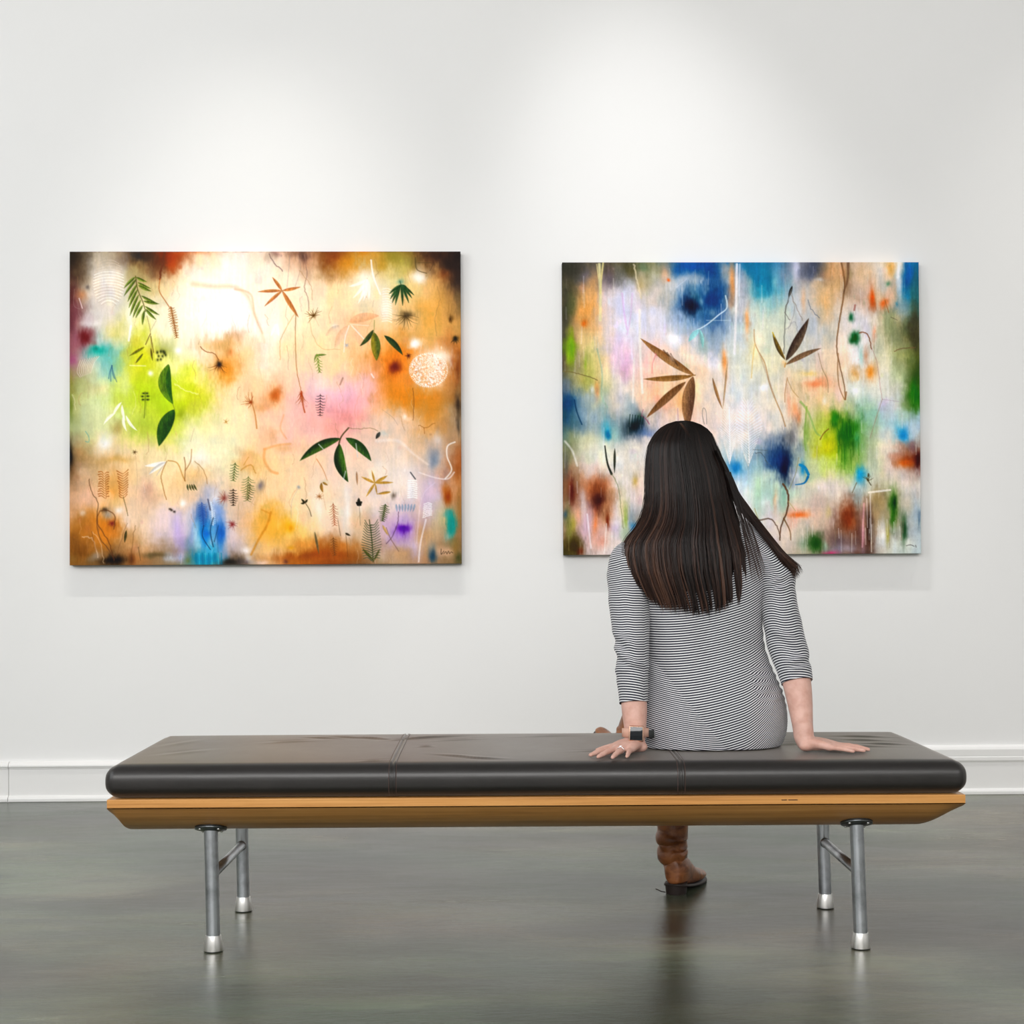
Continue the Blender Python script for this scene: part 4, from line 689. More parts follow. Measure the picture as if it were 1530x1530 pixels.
    F(566, 488, 345, 336, 17, 'a47c50', '8a6038', .95, -6); F(560, 492, 357, 504, 12, '9a7444', '8a6434', .95, -4); F(532, 516, 368, 664, 16, '8a6444', '7a5430', .95, 4); F(562, 494, 540, 712, 26, '745440', '9a7450', .97, 10)
    for p in (((455, 395), (480, 430)), ((470, 400), (500, 450)), ((440, 385), (462, 410))): L(p, 3, '5c4838', .6)
    B(475, 415, 12, 16, 'd8c0b0', .5, warp=.3); L([(545, 490), (572, 488)], 2, '8a5c28', .8)
    L([(410, 400), (395, 440), (392, 480)], 2, 'e88c8c', .6); L([(404, 396), (414, 414)], 2, 'e89090', .5)
    # small brown V
    F(644, 500, 684, 628, 6, 'a88050', '8a6440', .9, 3); F(706, 440, 686, 625, 4, 'b89468', None, .75); L([(608, 690), (600, 650), (605, 624), (616, 640), (618, 690)], 1.5, '8a8078', .7)
    # triple leaf top right
    F(946, 425, 895, 312, 9, '5c4c2c', '7c6428', .95, -5); F(950, 428, 1046, 254, 18, '4c3c34', '6a5848', .97, 4); F(950, 445, 1096, 378, 11, '7c6048', '8a6c50', .95, -5)
    L([(895, 312), (902, 330)], 2.2, 'd8c030', .8); B(944, 440, 12, 14, 'e8c080', .6); L([(944, 455), (948, 440)], 3, 'c89858', .8)
    F(978, 120, 962, 168, 6, '3c3830', '2c2c2c', .9); L([(975, 135), (955, 200), (945, 290), (942, 400)], 2.2, '70706c', .7, wob=2); L([(972, 150), (1000, 220), (1020, 260)], 1.5, '8a7c70', .6, wob=3); L([(960, 180), (948, 230), (965, 260)], 1.6, '6c6860', .6, wob=3); L([(975, 145), (985, 230), (960, 300)], 1.2, '888078', .5, wob=3); L([(1045, 180), (1060, 220), (1088, 250)], 2, '6c7480', .6, wob=3); L([(950, 300), (985, 270), (1000, 310)], 1.5, '909098', .5, wob=3)
    # long stems
    L([(818, 300), (820, 350), (835, 390), (862, 440), (880, 520), (905, 590), (930, 650), (945, 700)], 2, 'b89468', .75, w1=3); L([(820, 360), (812, 420), (805, 500)], 2.5, 'dcc078', .6)
    L([(840, 400), (875, 500), (900, 580)], 3.6, 'b09880', .5, soft=3)
    L([(1185, 25), (1192, 70), (1196, 130), (1180, 230), (1165, 320), (1162, 380), (1172, 440), (1190, 520), (1196, 590)], 4, '8a6848', .85, w1=2, wob=1); L([(1212, 25), (1210, 90), (1192, 150)], 6, '7c5c48', .7, w1=2, soft=2.5)
    L([(1168, 400), (1165, 470), (1172, 540), (1192, 590)], 2.2, 'a07850', .75); L([(1196, 590), (1200, 560)], 3.6, '8a6440', .7)
    L([(1085, 400), (1100, 460), (1122, 510), (1125, 560)], 1.6, 'a88c68', .7); L([(955, 500), (945, 560), (944, 600)], 2, 'b88860', .7); L([(955, 505), (975, 550), (1000, 580)], 2, 'b89868', .6)
    L([(935, 660), (945, 740), (930, 700)], 1.2, '8890a0', .4); L([(1010, 600), (1040, 640), (1070, 720), (1090, 740)], 5, '98b868', .7, w1=3, soft=2.5); L([(1035, 620), (1025, 740), (1030, 800)], 3.4, '88a850', .6)
    L([(1090, 755), (1105, 730), (1125, 712)], 2.4, '8a6830', .8)
    L([(1258, 315), (1275, 312), (1295, 330), (1308, 380)], 2.2, '8a5838', .85, wob=1.5); L([(1308, 380), (1330, 440), (1340, 520), (1350, 590)], 1.3, 'b08880', .6, wob=1); L([(1350, 590), (1320, 680), (1298, 750)], 1.6, 'a89080', .6); L([(1350, 590), (1420, 600)], 1, 'a890a0', .5); L([(1402, 392), (1430, 380), (1490, 376)], 2, '7c6048', .7, wob=1); L([(1240, 200), (1236, 220)], 4, 'a05c50', .6); L([(1365, 180), (1380, 230)], 2, 'a87040', .6); L([(1390, 250), (1415, 262)], 1.6, '6c6454', .6)
    L([(24, 470), (70, 478), (120, 490), (165, 508)], 2, '7c7048', .75, wob=1.5); L([(165, 380), (185, 480), (182, 570), (205, 620)], 3, '98b8a0', .5, soft=2.5); L([(70, 590), (80, 640), (100, 690)], 3, '103858', .6)
    # dark stem pair left
    L([(195, 780), (205, 850), (222, 895)], 2.6, '2c3028', .9, w1=5); L([(222, 895), (235, 915), (252, 960), (260, 1040), (270, 1120)], 1.8, '909068', .7, wob=1); F(236, 790, 234, 892, 5, '34382c', None, .92); L([(30, 760), (60, 800), (80, 860)], 4, 'f0ece4', .6, soft=3)
    L([(350, 655), (368, 672), (380, 690)], 1.6, 'a0486c', .7); L([(355, 630), (345, 660)], 1.4, 'a0587c', .6); L([(498, 625), (500, 680)], 1.2, 'a880b0', .6)
    for k in range(6): L([(300+k*11, 650+k*2), (296+k*11, 690)], 2.2, '14302c', .6)
    L([(1038, 910), (1022, 935), (985, 942)], 5.5, '0c74ac', .9, w1=1.5); L([(1005, 860), (1026, 872), (1040, 900)], 6, '1888bc', .85)
    L([(935, 940), (955, 985), (950, 1050), (925, 1110), (918, 1170)], 4.4, '6a4c38', .9, w1=2.4, wob=1.5); L([(935, 1080), (960, 1130), (964, 1170)], 3, '80603c', .8, w1=1.5); L([(1000, 830), (985, 900), (960, 960)], 2, '908c6c', .6); L([(825, 1090), (880, 1082), (910, 1120), (920, 1160)], 3.2, '6a5444', .75, wob=1.5, w1=2); L([(955, 1010), (985, 1050)], 1.6, 'b8a870', .6); L([(815, 1040), (830, 1085)], 2, 'a8a060', .6)
    L([(820, 810), (850, 815), (870, 860)], 1.6, '505c60', .6, wob=2); L([(810, 796), (870, 800)], 1.4, '606c70', .6, wob=2); L([(860, 840), (890, 870)], 1.4, '606c70', .5, wob=2)
    c.burst(1288, 925, 26, 6, '5c5030', 200, 340, .85, 4, 1.6); L([(1288, 925), (1300, 945)], 2, '504830', .8); F(1290, 912, 1290, 894, 4, '5c5438', None, .85); L([(1240, 935), (1222, 975)], 2, '786848', .7); L([(1290, 975), (1380, 965)], 4, 'ece4d4', .9, soft=1.5); L([(1296, 975), (1300, 1220)], 2.2, 'ece4dc', .6)
    L([(1282, 1000), (1284, 1120)], 1.4, 'f4ece4', .6); L([(1270, 1020), (1262, 1200)], 3, 'e8b0b8', .6, soft=2); L([(350, 1040), (345, 1090)], 2, 'd8d8d8', .5); L([(120, 1060), (135, 1200)], 3, 'f0e8ec', .7, soft=2.5); L([(200, 1100), (190, 1220)], 2.4, 'f4ece8', .6, soft=2)
    for k in range(26):
        x = c.rng.uniform(950, 1480); y = c.rng.uniform(1080, 1150); L([(x, y), (x+c.rng.uniform(-2, 2), y+c.rng.uniform(40, 80))], c.rng.uniform(.8, 2.2), c.rng.choice(['f4f0e8', 'e0d8cc', 'f8f4f0', '8a7c68']), .45, soft=1.4)
    for k in range(30):
        x = c.rng.uniform(1160, 1250); y = c.rng.uniform(660, 800); L([(x, y), (x+2, y+c.rng.uniform(40, 90))], 1.0, c.rng.choice(['1c5c10', '5ca030', '2c7c20']), .5)
    # signature
    L([(1445, 1196), (1462, 1192), (1478, 1198)], 1.1, '404040', .8); L([(1484, 1194), (1486, 1202)], 1.1, '404040', .8)
    c.grain(1.25, 1.3)
    c.C = np.clip((c.C-.80)*1.26+.828, 0, 1)*np.array([.985, .985, 1.0])
    return c.C
# ---------------------------------------------------------------- paintings
def lin(c):
    return np.where(c <= .04045, c/12.92, ((c+.055)/1.055)**2.4)
def painting(name, C, x0, x1, z0, z1, thick, label, matname, rough):
    h, w_ = C.shape[:2]
    xs = np.linspace(0, x1-x0, w_); zs = np.linspace(z1-z0, 0, h)
    Xg, Zg = np.meshgrid(xs, zs)
    # the canvas cushions very slightly between its stretcher bars
    u = Xg/(x1-x0); v_ = Zg/(z1-z0)
    Yg = -thick+.0015*np.sin(np.pi*u)*np.sin(np.pi*v_)
    V = np.stack([Xg, Yg, Zg], -1).reshape(-1, 3)
    idx = np.arange(h*w_).reshape(h, w_)
    Fq = np.stack([idx[:-1, :-1], idx[1:, :-1], idx[1:, 1:], idx[:-1, 1:]], -1).reshape(-1, 4)
    per = np.concatenate([idx[0, :], idx[1:, -1], idx[-1, -2::-1], idx[-2:0:-1, 0]])
    nb = len(per); base = len(V)
    B1 = V[per].copy(); B1[:, 1] = -.002
    V = np.vstack([V, B1])
    s0 = np.arange(nb); s1 = (s0+1) % nb
    Fs = np.stack([per[s0], per[s1], base+s1, base+s0], -1)
    F_ = np.vstack([Fq, Fs])
    cx, cz = (x1-x0)/2, 0.0
    V[:, 0] -= cx
    col = lin(C.reshape(-1, 3)); col = np.vstack([col, col[per]])
    me = bpy.data.meshes.new(name)
    me.vertices.add(len(V)); me.vertices.foreach_set('co', V.astype(np.float32).ravel())
    me.loops.add(F_.size); me.loops.foreach_set('vertex_index', F_.ravel().astype(np.int32))
    me.polygons.add(len(F_)); me.polygons.foreach_set('loop_start', np.arange(0, F_.size, 4, dtype=np.int32))
    me.update(calc_edges=True)
    ca = me.color_attributes.new('pigment', 'FLOAT_COLOR', 'POINT')
    ca.data.foreach_set('color', np.hstack([col, np.ones((len(col), 1))]).astype(np.float32).ravel())
    t = NT(matname)
    at = t.n('ShaderNodeAttribute', attribute_name='pigment')
    wv = t.noise(t.coord((1, 1, 1)), 900, 2); br = t.noise(t.coord((1, 1, .4)), 60, 5, .6)
    t.P(Base_Color=at.outputs['Color'], Roughness=rough, Specular_IOR_Level=.12, Normal=t.bump(t.math('ADD', wv, br), .12, .0012))
    me.materials.append(t.m)
    o = link(bpy.data.objects.new(name, me)); o.location = ((x0+x1)/2, 0, z0)
    tag(o, label, 'painting', 'paintings on the gallery wall')
    return o
painting('painting', paint_botanical(745, 596), -1.572, -.0685, .9065, 2.114, .040,
         'large orange and lime abstract canvas with green leaves, unobstructed at left', 'pigment_botanical', .6)
painting('painting', paint_blue(742, 603), .3255, 1.7140, .9375, 2.071, .042,
         'pale abstract canvas with blue and green stains and brown leaves, behind the woman', 'pigment_blue', .6)
# ---------------------------------------------------------------- bench
bench = thing('bench', 'long black leather upholstered gallery bench on a plywood base with steel tube legs', 'bench', (.135, -2.14, 0), R(-.6))
BL, BW = .996, .31
def rounded_box(hx, hy, z0, z1, r, xs, ys, zs):
    """closed box surface sampled on the lines xs,ys,zs, all edges rounded by r"""
    V = {}; verts = []; faces = []
    def vid(x, y, z):
        k = (round(x, 5), round(y, 5), round(z, 5))
        if k not in V:
            V[k] = len(verts); verts.append(k)
        return V[k]
    for a in range(len(xs)-1):
        for b in range(len(ys)-1):
            for z, fl in ((z1, 0), (z0, 1)):
                q = [vid(xs[a], ys[b], z), vid(xs[a+1], ys[b], z), vid(xs[a+1], ys[b+1], z), vid(xs[a], ys[b+1], z)]
                faces.append(q[::-1] if fl else q)
        for c in range(len(zs)-1):
            for y, fl in ((-hy, 0), (hy, 1)):
                q = [vid(xs[a], y, zs[c]), vid(xs[a+1], y, zs[c]), vid(xs[a+1], y, zs[c+1]), vid(xs[a], y, zs[c+1])]
                faces.append(q[::-1] if fl else q)
    for b in range(len(ys)-1):
        for c in range(len(zs)-1):
            for x, fl in ((-hx, 1), (hx, 0)):
                q = [vid(x, ys[b], zs[c]), vid(x, ys[b+1], zs[c]), vid(x, ys[b+1], zs[c+1]), vid(x, ys[b], zs[c+1])]
                faces.append(q[::-1] if fl else q)
    out = []
    zc = (z0+z1)/2; hz = (z1-z0)/2
    for x, y, z in verts:
        rr = r
        ix = max(-hx+rr, min(hx-rr, x)); iy = max(-hy+rr, min(hy-rr, y)); iz = max(zc-hz+rr, min(zc+hz-rr, z))
        d = Vector((x-ix, y-iy, z-iz))
        if d.length > 1e-9:
            # spread the angle evenly round the corner
            m_ = max(abs(d.x), abs(d.y), abs(d.z))
            d = d.normalized()*m_ if m_ > 0 else d
        out.append([ix+d.x, iy+d.y, iz+d.z])
    return out, faces
def lines(lo, hi, step, extra=()):
    n = max(2, int(round((hi-lo)/step))); L = [lo+(hi-lo)*i/n for i in range(n+1)]
    for e, wdt, st in extra:
        L = [x for x in L if abs(x-e) > wdt]
        k = int(wdt/st); L += [e+st*j for j in range(-k, k+1)]
    return sorted(set(round(x, 5) for x in L))
SEAMS = (-.3345, .3335)
xs = lines(-BL, BL, .0085, [(s, .020, .0014) for s in SEAMS])
ys = lines(-BW, BW, .0085); zs = lines(.378, .456, .006)
cv, cf = rounded_box(BL, BW, .378, .456, .029, xs, ys, zs)
rng = np.random.RandomState(4)
folds = []
# creases: x, y, direction, length, width, depth (bench coordinates)
for (fx, fy, ang, ln, wd, dp) in [(-.38, -.265, 10, .05, .006, .003), (-.30, .16, 35, .12, .011, .0035), (-.24, .19, 28, .14, .011, .0035), (-.19, .12, 20, .10, .010, .002), (-.27, -.02, 5, .025, .010, .003),
        (-.42, .18, 140, .10, .012, .003), (-.48, .20, 150, .10, .012, .003), (-.55, .19, 155, .08, .012, .0025), (-.62, .10, 20, .1, .016, .0025), (-.18, -.2, 150, .10, .010, .0025), (-.12, -.235, 165, .08, .009, .002),
        (.05, .2, 10, .12, .014, .002), (.18, -.12, 8, .12, .010, .003), 
        (.64, -.02, 10, .10, .010, .003), (.72, .06, 5, .12, .012, .003), (.86, .16, 172, .10, .012, .003), (.84, .08, 168, .1, .014, .003), (.80, -.05, 175, .12, .014, .0025), (.88, 0.0, 170, .08, .012, .003), (-.9, .1, 60, .1, .02, .002), (-.85, -.1, 40, .1, .02, .002)]:
    folds.append((fx, fy, math.cos(R(ang)), math.sin(R(ang)), ln, wd, dp))
for p in cv:
    x, y, z = p
    k = max(0.0, (z-.378)/.078)
    # crowned top, soft belly at the sides
    ex = max(0.0, 1-(abs(x)/BL)**8); ey = max(0.0, 1-(abs(y)/BW)**4)
    if k > .6:
        p[2] += .005*ex*ey
        for fx, fy, ca, sa, ln, wd, dp in folds:
            u = (x-fx)*ca+(y-fy)*sa; v = -(x-fx)*sa+(y-fy)*ca
            if abs(u) < ln*1.6 and abs(v) < wd*4:
                p[2] += dp*math.exp(-(u/(ln*.6))**2)*(math.exp(-(v/wd)**2)-.6*math.exp(-((v-wd*1.5)/wd)**2))
    side = math.sin(math.pi*min(1, max(0, k)))
    if abs(y) > BW-.03: p[1] += math.copysign(.0055*side, y)
    if abs(x) > BL-.03: p[0] += math.copysign(.006*side, x)
    # double stitched cross seams
    for s in SEAMS:
        d = abs(x-s)
        if d < .02:
            gr = -.0028*math.exp(-(d/.0016)**2)+.0016*math.exp(-((d-.0055)/.003)**2)-.0008*math.exp(-((d-.0085)/.0012)**2)
            if k > .75 and abs(y) < BW-.02: p[2] += gr
            elif abs(y) > BW-.02: p[1] += math.copysign(gr, y)*(1-.3*k); p[2] += gr*k*.6
    # piped end seams
    d = abs(abs(x)-(BL-.017))
    if d < .012:
        gr = -.003*math.exp(-(d/.003)**2)
        if abs(y) > BW-.03: p[1] += math.copysign(gr, y)
        if k > .75: p[2] += gr*.5
cushion = mesh_obj('cushion', cv, cf, MAT_LEATHER, bench)
cushion['label'] = 'black leather seat pad'
# a line of thread either side of each seam, over the top and down the front
for s in SEAMS:
    for side in (-.0086, .0086):
        P = [(s+side, BW-.03-(2*BW-.062)*i/30, .4563+.005*(1-(abs(BW-.03-(2*BW-.062)*i/30)/BW)**4)) for i in range(31)]
        P += [(s+side, -BW+.029-.029*math.sin(a)-.0010-.004*math.sin(a), .427+.029*math.cos(a)+.0006) for a in (.25, .6, .95, 1.3)]
        P += [(s+side, -BW-.0055*math.sin(math.pi*(z-.378)/.078)-.0007, z) for z in (.424, .414, .404, .394, .386)]
        m = M(); m.tube(P, .00055, 6); m.obj('stitching', MAT_STITCH, cushion)
# plywood base: straight lipping above a shallow keel
m = M()
nx = 61
def keel(y, x):
    a = (BW-abs(y))                     # distance in from the long edge
    prof = .092*(1-math.exp(-a/.11))/(1-math.exp(-BW/.11))
    e = BL-.002-abs(x)
    if x < 0: k = .50+.50*min(1.0, max(0.0, e)/.018)
    else: k = .46+.54*math.sin(min(1.0, max(0.0, e)/.072)*math.pi/2)
    return prof*k
xs2 = sorted(set([-BL+.002+.006*i for i in range(0, 10)]+[BL-.002-.006*i for i in range(0, 16)]+[-.94+.04*i for i in range(0, 47)]))
ys2 = [-BW+.002+(2*BW-.004)*i/32 for i in range(33)]
V = []; Fc = []
for x in xs2:
    for y in ys2: V.append((x, y, .3575-keel(y, x)))
ny = len(ys2)
for x in (xs2[0], xs2[-1]):
    for y in ys2: V.append((x, y, .3575))
nr0 = len(xs2)*ny
for j in range(ny-1):
    Fc.append((nr0+j, nr0+j+1, j+1, j)); q_ = (len(xs2)-1)*ny
    Fc.append((q_+j, q_+j+1, nr0+ny+j+1, nr0+ny+j))
for i in range(len(xs2)-1):
    for j in range(ny-1): Fc.append((i*ny+j, i*ny+j+1, (i+1)*ny+j+1, (i+1)*ny+j))
m.add(V, Fc)
base = crisp(m.obj('underframe', MAT_WOOD, bench), 30)
m = M(); m.box(-BL+.002, -BW+.002, .3575, BL-.002, BW-.002, .3775)
lip = m.obj('plywood_board', MAT_WOOD, bench, False); bevel(lip, .0015, 2)
lip['label'] = 'honey coloured plywood board edge'
# a few knocks in the lipping
# legs
t = NT('worn_wood'); MAT_WORN = t.P(Base_Color=c4((.10, .045, .02)), Roughness=.8)
m = M()
for (x, l) in ((.566, .012), (.582, .016), (.596, .007)): m.box(x, -BW+.0011, .3668, x+l, -BW+.0025, .3682+.0006)
m.obj('scratch', MAT_WORN, base)
LEG = {(-1, -1): (-.769, -.196), (1, -1): (.769, -.214), (-1, 1): (-.765, .222), (1, 1): (.775, .212)}
for (sx, sy), (lx, ly) in LEG.items():
    lean = -.006 if sx < 0 else -.008
    ztop = .3575-keel(ly, lx)+.012
    m = M(); m.tube([(lx, ly, .030), (lx+lean, ly, ztop)], .0165, 36)
    leg = crisp(m.obj('leg', MAT_STEEL, bench))
    m = M(); m.lathe([(.0235, .003), (.0238, .006), (.0185, .037), (.0180, .0385), (.0160, .0385)], (lx, ly, 0), 48)
    m.obj('foot_cap', MAT_ALU, leg); crisp(leg.children[-1], 30); leg.children[-1]['label'] = 'flared bright aluminium foot'
    m = M(); m.lathe([(.0215, .0002), (.0225, .0034)], (lx, ly, 0), 32); m.obj('glide', MAT_RUBBER, leg)
    # mounting flange lying on the sloping underside
    a = math.atan2(keel(ly*.93, lx)-keel(ly*1.07, lx), abs(ly)*.14)*(1 if sy < 0 else -1)
    rot = Matrix.Rotation(-a, 4, 'X'); ctr = Vector((lx+lean*.93, ly, .3575-keel(ly, lx)-.003))
    m = M(); m.lathe([(.038, .001), (.038, .004), (.030, .0045)], (0, 0, 0), 48)
    m.v = [tuple(ctr+(rot @ Vector(p))) for p in m.v]; m.obj('flange_gasket', MAT_RUBBER, leg)
    m = M(); m.lathe([(.020, -.0075), (.0225, -.006), (.030, -.004), (.037, -.0035), (.038, -.001), (.038, .001)], (0, 0, 0), 48)
    m.v = [tuple(ctr+(rot @ Vector(p))) for p in m.v]; m.obj('flange', MAT_DSTEEL, leg); crisp(leg.children[-1])
    for k in range(4):
        m = M(); an = math.pi/4+k*math.pi/2; m.lathe([(.0018, -.0070), (.0034, -.0062), (.0040, -.0040)], (.031*math.cos(an), .031*math.sin(an), 0), 12)
        m.v = [tuple(ctr+(rot @ Vector(p))) for p in m.v]; m.obj('screw', MAT_ALU, leg)
for sx in (-1, 1):
    (xa, ya), (xb, yb) = LEG[(sx, -1)], LEG[(sx, 1)]
    ln = -.003
    m = M(); m.tube([(xa+ln, ya+.008, .180), (xb+ln, yb-.0155, .175)], .0115, 28); br = m.obj('cross_brace', MAT_STEEL, bench)
    m = M(); m.tube([(xb+ln, yb-.0185, .175), (xb+ln, yb-.0150, .175)], .0135, 28); m.obj('weld_collar', MAT_STEEL, br)
# ---------------------------------------------------------------- the visitor
# skin, cloth, hair, boot materials
t = NT('skin')
sn = t.noise(t.coord(), 38, 4, .55); sf = t.noise(t.coord(), 420, 3)
MAT_SKIN = t.P(Base_Color=t.ramp(sn, [(.35, (.60, .335, .265)), (.62, (.70, .43, .355))]), Roughness=.46, Specular_IOR_Level=.4,
               Subsurface_Weight=.12, Subsurface_Radius=(.012, .005, .003), Subsurface_Scale=.5, Normal=t.bump(sf, .10, .0008))
t = NT('striped_jersey')
at = t.n('ShaderNodeAttribute', attribute_name='stripe')
ph = t.math('FRACT', t.math('DIVIDE', at.outputs['Fac'], .00605))
tri = t.math('ABSOLUTE', t.math('SUBTRACT', ph, .5))
wv = t.noise(t.coord(), 900, 2)
msk = t.math('MULTIPLY_ADD', t.math('SUBTRACT', tri, .235), 14.0, .5, clamp=True)
MAT_JERSEY = t.P(Base_Color=t.mix(msk, (.72, .72, .74), (.0075, .009, .022)), Roughness=.85, Specular_IOR_Level=.2,
                 Sheen_Weight=.15, Normal=t.bump(t.math('ADD', wv, t.noise(t.coord(), 28, 3)), .12, .002))
t = NT('dark_hair')
at = t.n('ShaderNodeAttribute', attribute_name='tone')
MAT_HAIR = t.P(Base_Color=t.ramp(at.outputs['Fac'], [(0, (.0032, .0019, .0017)), (.35, (.0085, .0042, .0032)), (.68, (.034, .0155, .0105)), (1, (.115, .055, .035))]),
               Roughness=.40, Specular_IOR_Level=.34, Anisotropic=.3)
t = NT('tan_boot_leather')
bn = t.noise(t.coord((1, 1, 1.6)), 26, 5, .6, .6); bf = t.noise(t.coord(), 240, 4)
MAT_BOOT = t.P(Base_Color=t.ramp(bn, [(.35, (.15, .044, .013)), (.6, (.38, .135, .045))]), Roughness=.32, Specular_IOR_Level=.5, Normal=t.bump(t.math('ADD', bn, t.math('MULTIPLY', bf, .2)), .35, .004))
t = NT('boot_sole'); MAT_SOLE = t.P(Base_Color=c4((.022, .013, .011)), Roughness=.55)
t = NT('rose_gold'); MAT_RGOLD = t.P(Base_Color=c4((.85, .52, .38)), Metallic=1.0, Roughness=.25)
t = NT('watch_glass'); MAT_GLASS = t.P(Base_Color=c4((.010, .012, .016)), Roughness=.08)
t = NT('pink_strap'); MAT_STRAP = t.P(Base_Color=c4((.62, .36, .27)), Roughness=.5)
t = NT('silver'); MAT_SILVER = t.P(Base_Color=c4((.85, .85, .86)), Metallic=1.0, Roughness=.15)
t = NT('gemstone'); MAT_GEM = t.P(Base_Color=c4((.9, .93, .97)), Roughness=.03, Specular_IOR_Level=1.0, Metallic=.3)
t = NT('eye_white'); MAT_EYE = t.P(Base_Color=c4((.8, .78, .75)), Roughness=.15)
t = NT('iris'); MAT_IRIS = t.P(Base_Color=c4((.06, .03, .015)), Roughness=.1)
t = NT('lips'); MAT_LIP = t.P(Base_Color=c4((.50, .17, .15)), Roughness=.4)

PO = Vector((.575, -2.17, .46))
person = thing('person', 'seated woman seen from behind with long dark hair and striped dress, on the bench', 'person', PO)

def at_person(o):
    """built in world coordinates, then hung under the person's own origin"""
    o.data.transform(Matrix.Translation(-PO)); o.parent = person; return o

def cr(P, t):
    """Catmull-Rom through rows of P at parameter t (0..len-1)"""
    n = len(P); k = min(int(t), n-2); f = t-k
    a, b, c_, d = P[max(k-1, 0)], P[k], P[k+1], P[min(k+2, n-1)]
    return [.5*(2*q+(-p+r)*f+(2*p-5*q+4*r-s)*f*f+(-p+3*q-3*r+s)*f**3) for p, q, r, s in zip(a, b, c_, d)]

# ---- body: one closed surface grown from tapered limbs
bm_parts = M()
def limb(pts, rad, n=22):
    P = []; Rr = []
    rows = [list(p)+[r] for p, r in zip(pts, rad)]
    steps = max(2, len(rows)*5)
    for i in range(steps+1):
        q = cr(rows, i/steps*(len(rows)-1)); P.append(q[:3]); Rr.append(q[3])
    bm_parts.tube(P, Rr, n, True, True)
def ell(c, r, rot=None, n=24, m_=16):
    v = []; f = []
    for i in range(m_+1):
        ph = math.pi*i/m_
        for k in range(n):
            a = 2*math.pi*k/n
            p = Vector((r[0]*math.sin(ph)*math.cos(a), r[1]*math.sin(ph)*math.sin(a), r[2]*math.cos(ph)))
            if rot is not None: p = rot @ p
            v.append(p+Vector(c))
    for i in range(m_):
        for k in range(n): f.append((i*n+k, (i+1)*n+k, (i+1)*n+(k+1) % n, i*n+(k+1) % n))
    bm_parts.add(v, f)

# torso, pelvis, thighs (all under the dress)
limb([(.570, -2.165, .545), (.562, -2.155, .64), (.556, -2.140, .76), (.556, -2.135, .86), (.560, -2.130, .93)], [.095, .088, .092, .095, .060])
ell((.575, -2.175, .555), (.150, .095, .088)); ell((.556, -2.135, .845), (.150, .085, .105)); ell((.555, -2.14, .70), (.112, .08, .13))
limb([(.455, -2.135, .925), (.56, -2.115, .965), (.665, -2.135, .925)], [.038, .048, .038])
limb([(.565, -2.12, .95), (.560, -2.112, 1.01), (.548, -2.100, 1.09)], [.052, .047, .047])
limb([(.50, -2.16, .545), (.53, -1.93, .530), (.552, -1.70, .515)], [.080, .072, .050])
limb([(.65, -2.16, .545), (.62, -1.93, .600), (.575, -1.690, .635)], [.080, .070, .050])
limb([(.552, -1.70, .515), (.545, -1.735, .33), (.530, -1.722, .10)], [.042, .042, .028])
limb([(.530, -1.722, .10), (.540, -1.715, .060), (.560, -1.665, .043), (.585, -1.610, .034)], [.028, .026, .020, .014])
limb([(.575, -1.690, .635), (.50, -1.645, .51), (.418, -1.600, .368)], [.048, .046, .029])
limb([(.418, -1.600, .368), (.408, -1.580, .350), (.385, -1.53, .372)], [.029, .024, .018])
# head
HC = Vector((.520, -2.085, 1.160))
yawh = Matrix.Rotation(R(12), 3, 'Z') @ Matrix.Rotation(R(5), 3, 'Y')
def hp(x, y, z): return HC+(yawh @ Vector((x, y, z)))
ell(HC+(yawh @ Vector((0, -.006, .024))), (.067, .080, .080), yawh)
ell(hp(0, .028, -.018), (.058, .058, .078), yawh)
ell(hp(0, .040, -.066), (.042, .042, .040), yawh)
ell(hp(0, .062, -.094), (.019, .018, .014), yawh)
limb([hp(0, .083, .012), hp(0, .098, -.014), hp(0, .104, -.026)], [.0075, .010, .011], 12)
ell(hp(-.012, .092, -.030), (.008, .009, .006), yawh, 10, 8); ell(hp(.012, .092, -.030), (.008, .009, .006), yawh, 10, 8)
ell(hp(-.034, .068, -.018), (.020, .018, .016), yawh); ell(hp(.034, .068, -.018), (.020, .018, .016), yawh)
ell(hp(-.030, .075, .028), (.022, .012, .008), yawh); ell(hp(.030, .075, .028), (.022, .012, .008), yawh)
for s_ in (-1, 1):
    ell(hp(.066*s_, .004, -.006), (.009, .019, .030), yawh, 14, 10); ell(hp(.069*s_, .0, .004), (.008, .014, .018), yawh, 12, 8)
# arms
AL = [(956, 826, -2.140, .040), (940, 840, -2.146, .043), (937.5, 857, -2.155, .042), (940, 905, -2.193, .039), (943.5, 945, -2.224, .036), (945, 985, -2.253, .0335), (946.5, 1030, -2.276, .0325), (948, 1062, -2.290, .0310), (949, 1085, -2.298, .0275), (949.5, 1098, -2.300, .0262)]
limb([proj_at(q[0], q[1], q[2]) for q in AL], [q[3] for q in AL])
AR = [(1118, 828, -2.138, .038), (1146, 848, -2.148, .043), (1160, 880, -2.165, .042), (1165, 910, -2.182, .040), (1173, 950, -2.206, .037), (1183, 990, -2.230, .0355), (1190.5, 1020, -2.250, .0350), (1195.5, 1052, -2.270, .0305), (1199, 1082, -2.290, .0255), (1201, 1100, -2.300, .0245)]
limb([proj_at(q[0], q[1], q[2]) for q in AR], [q[3] for q in AR])

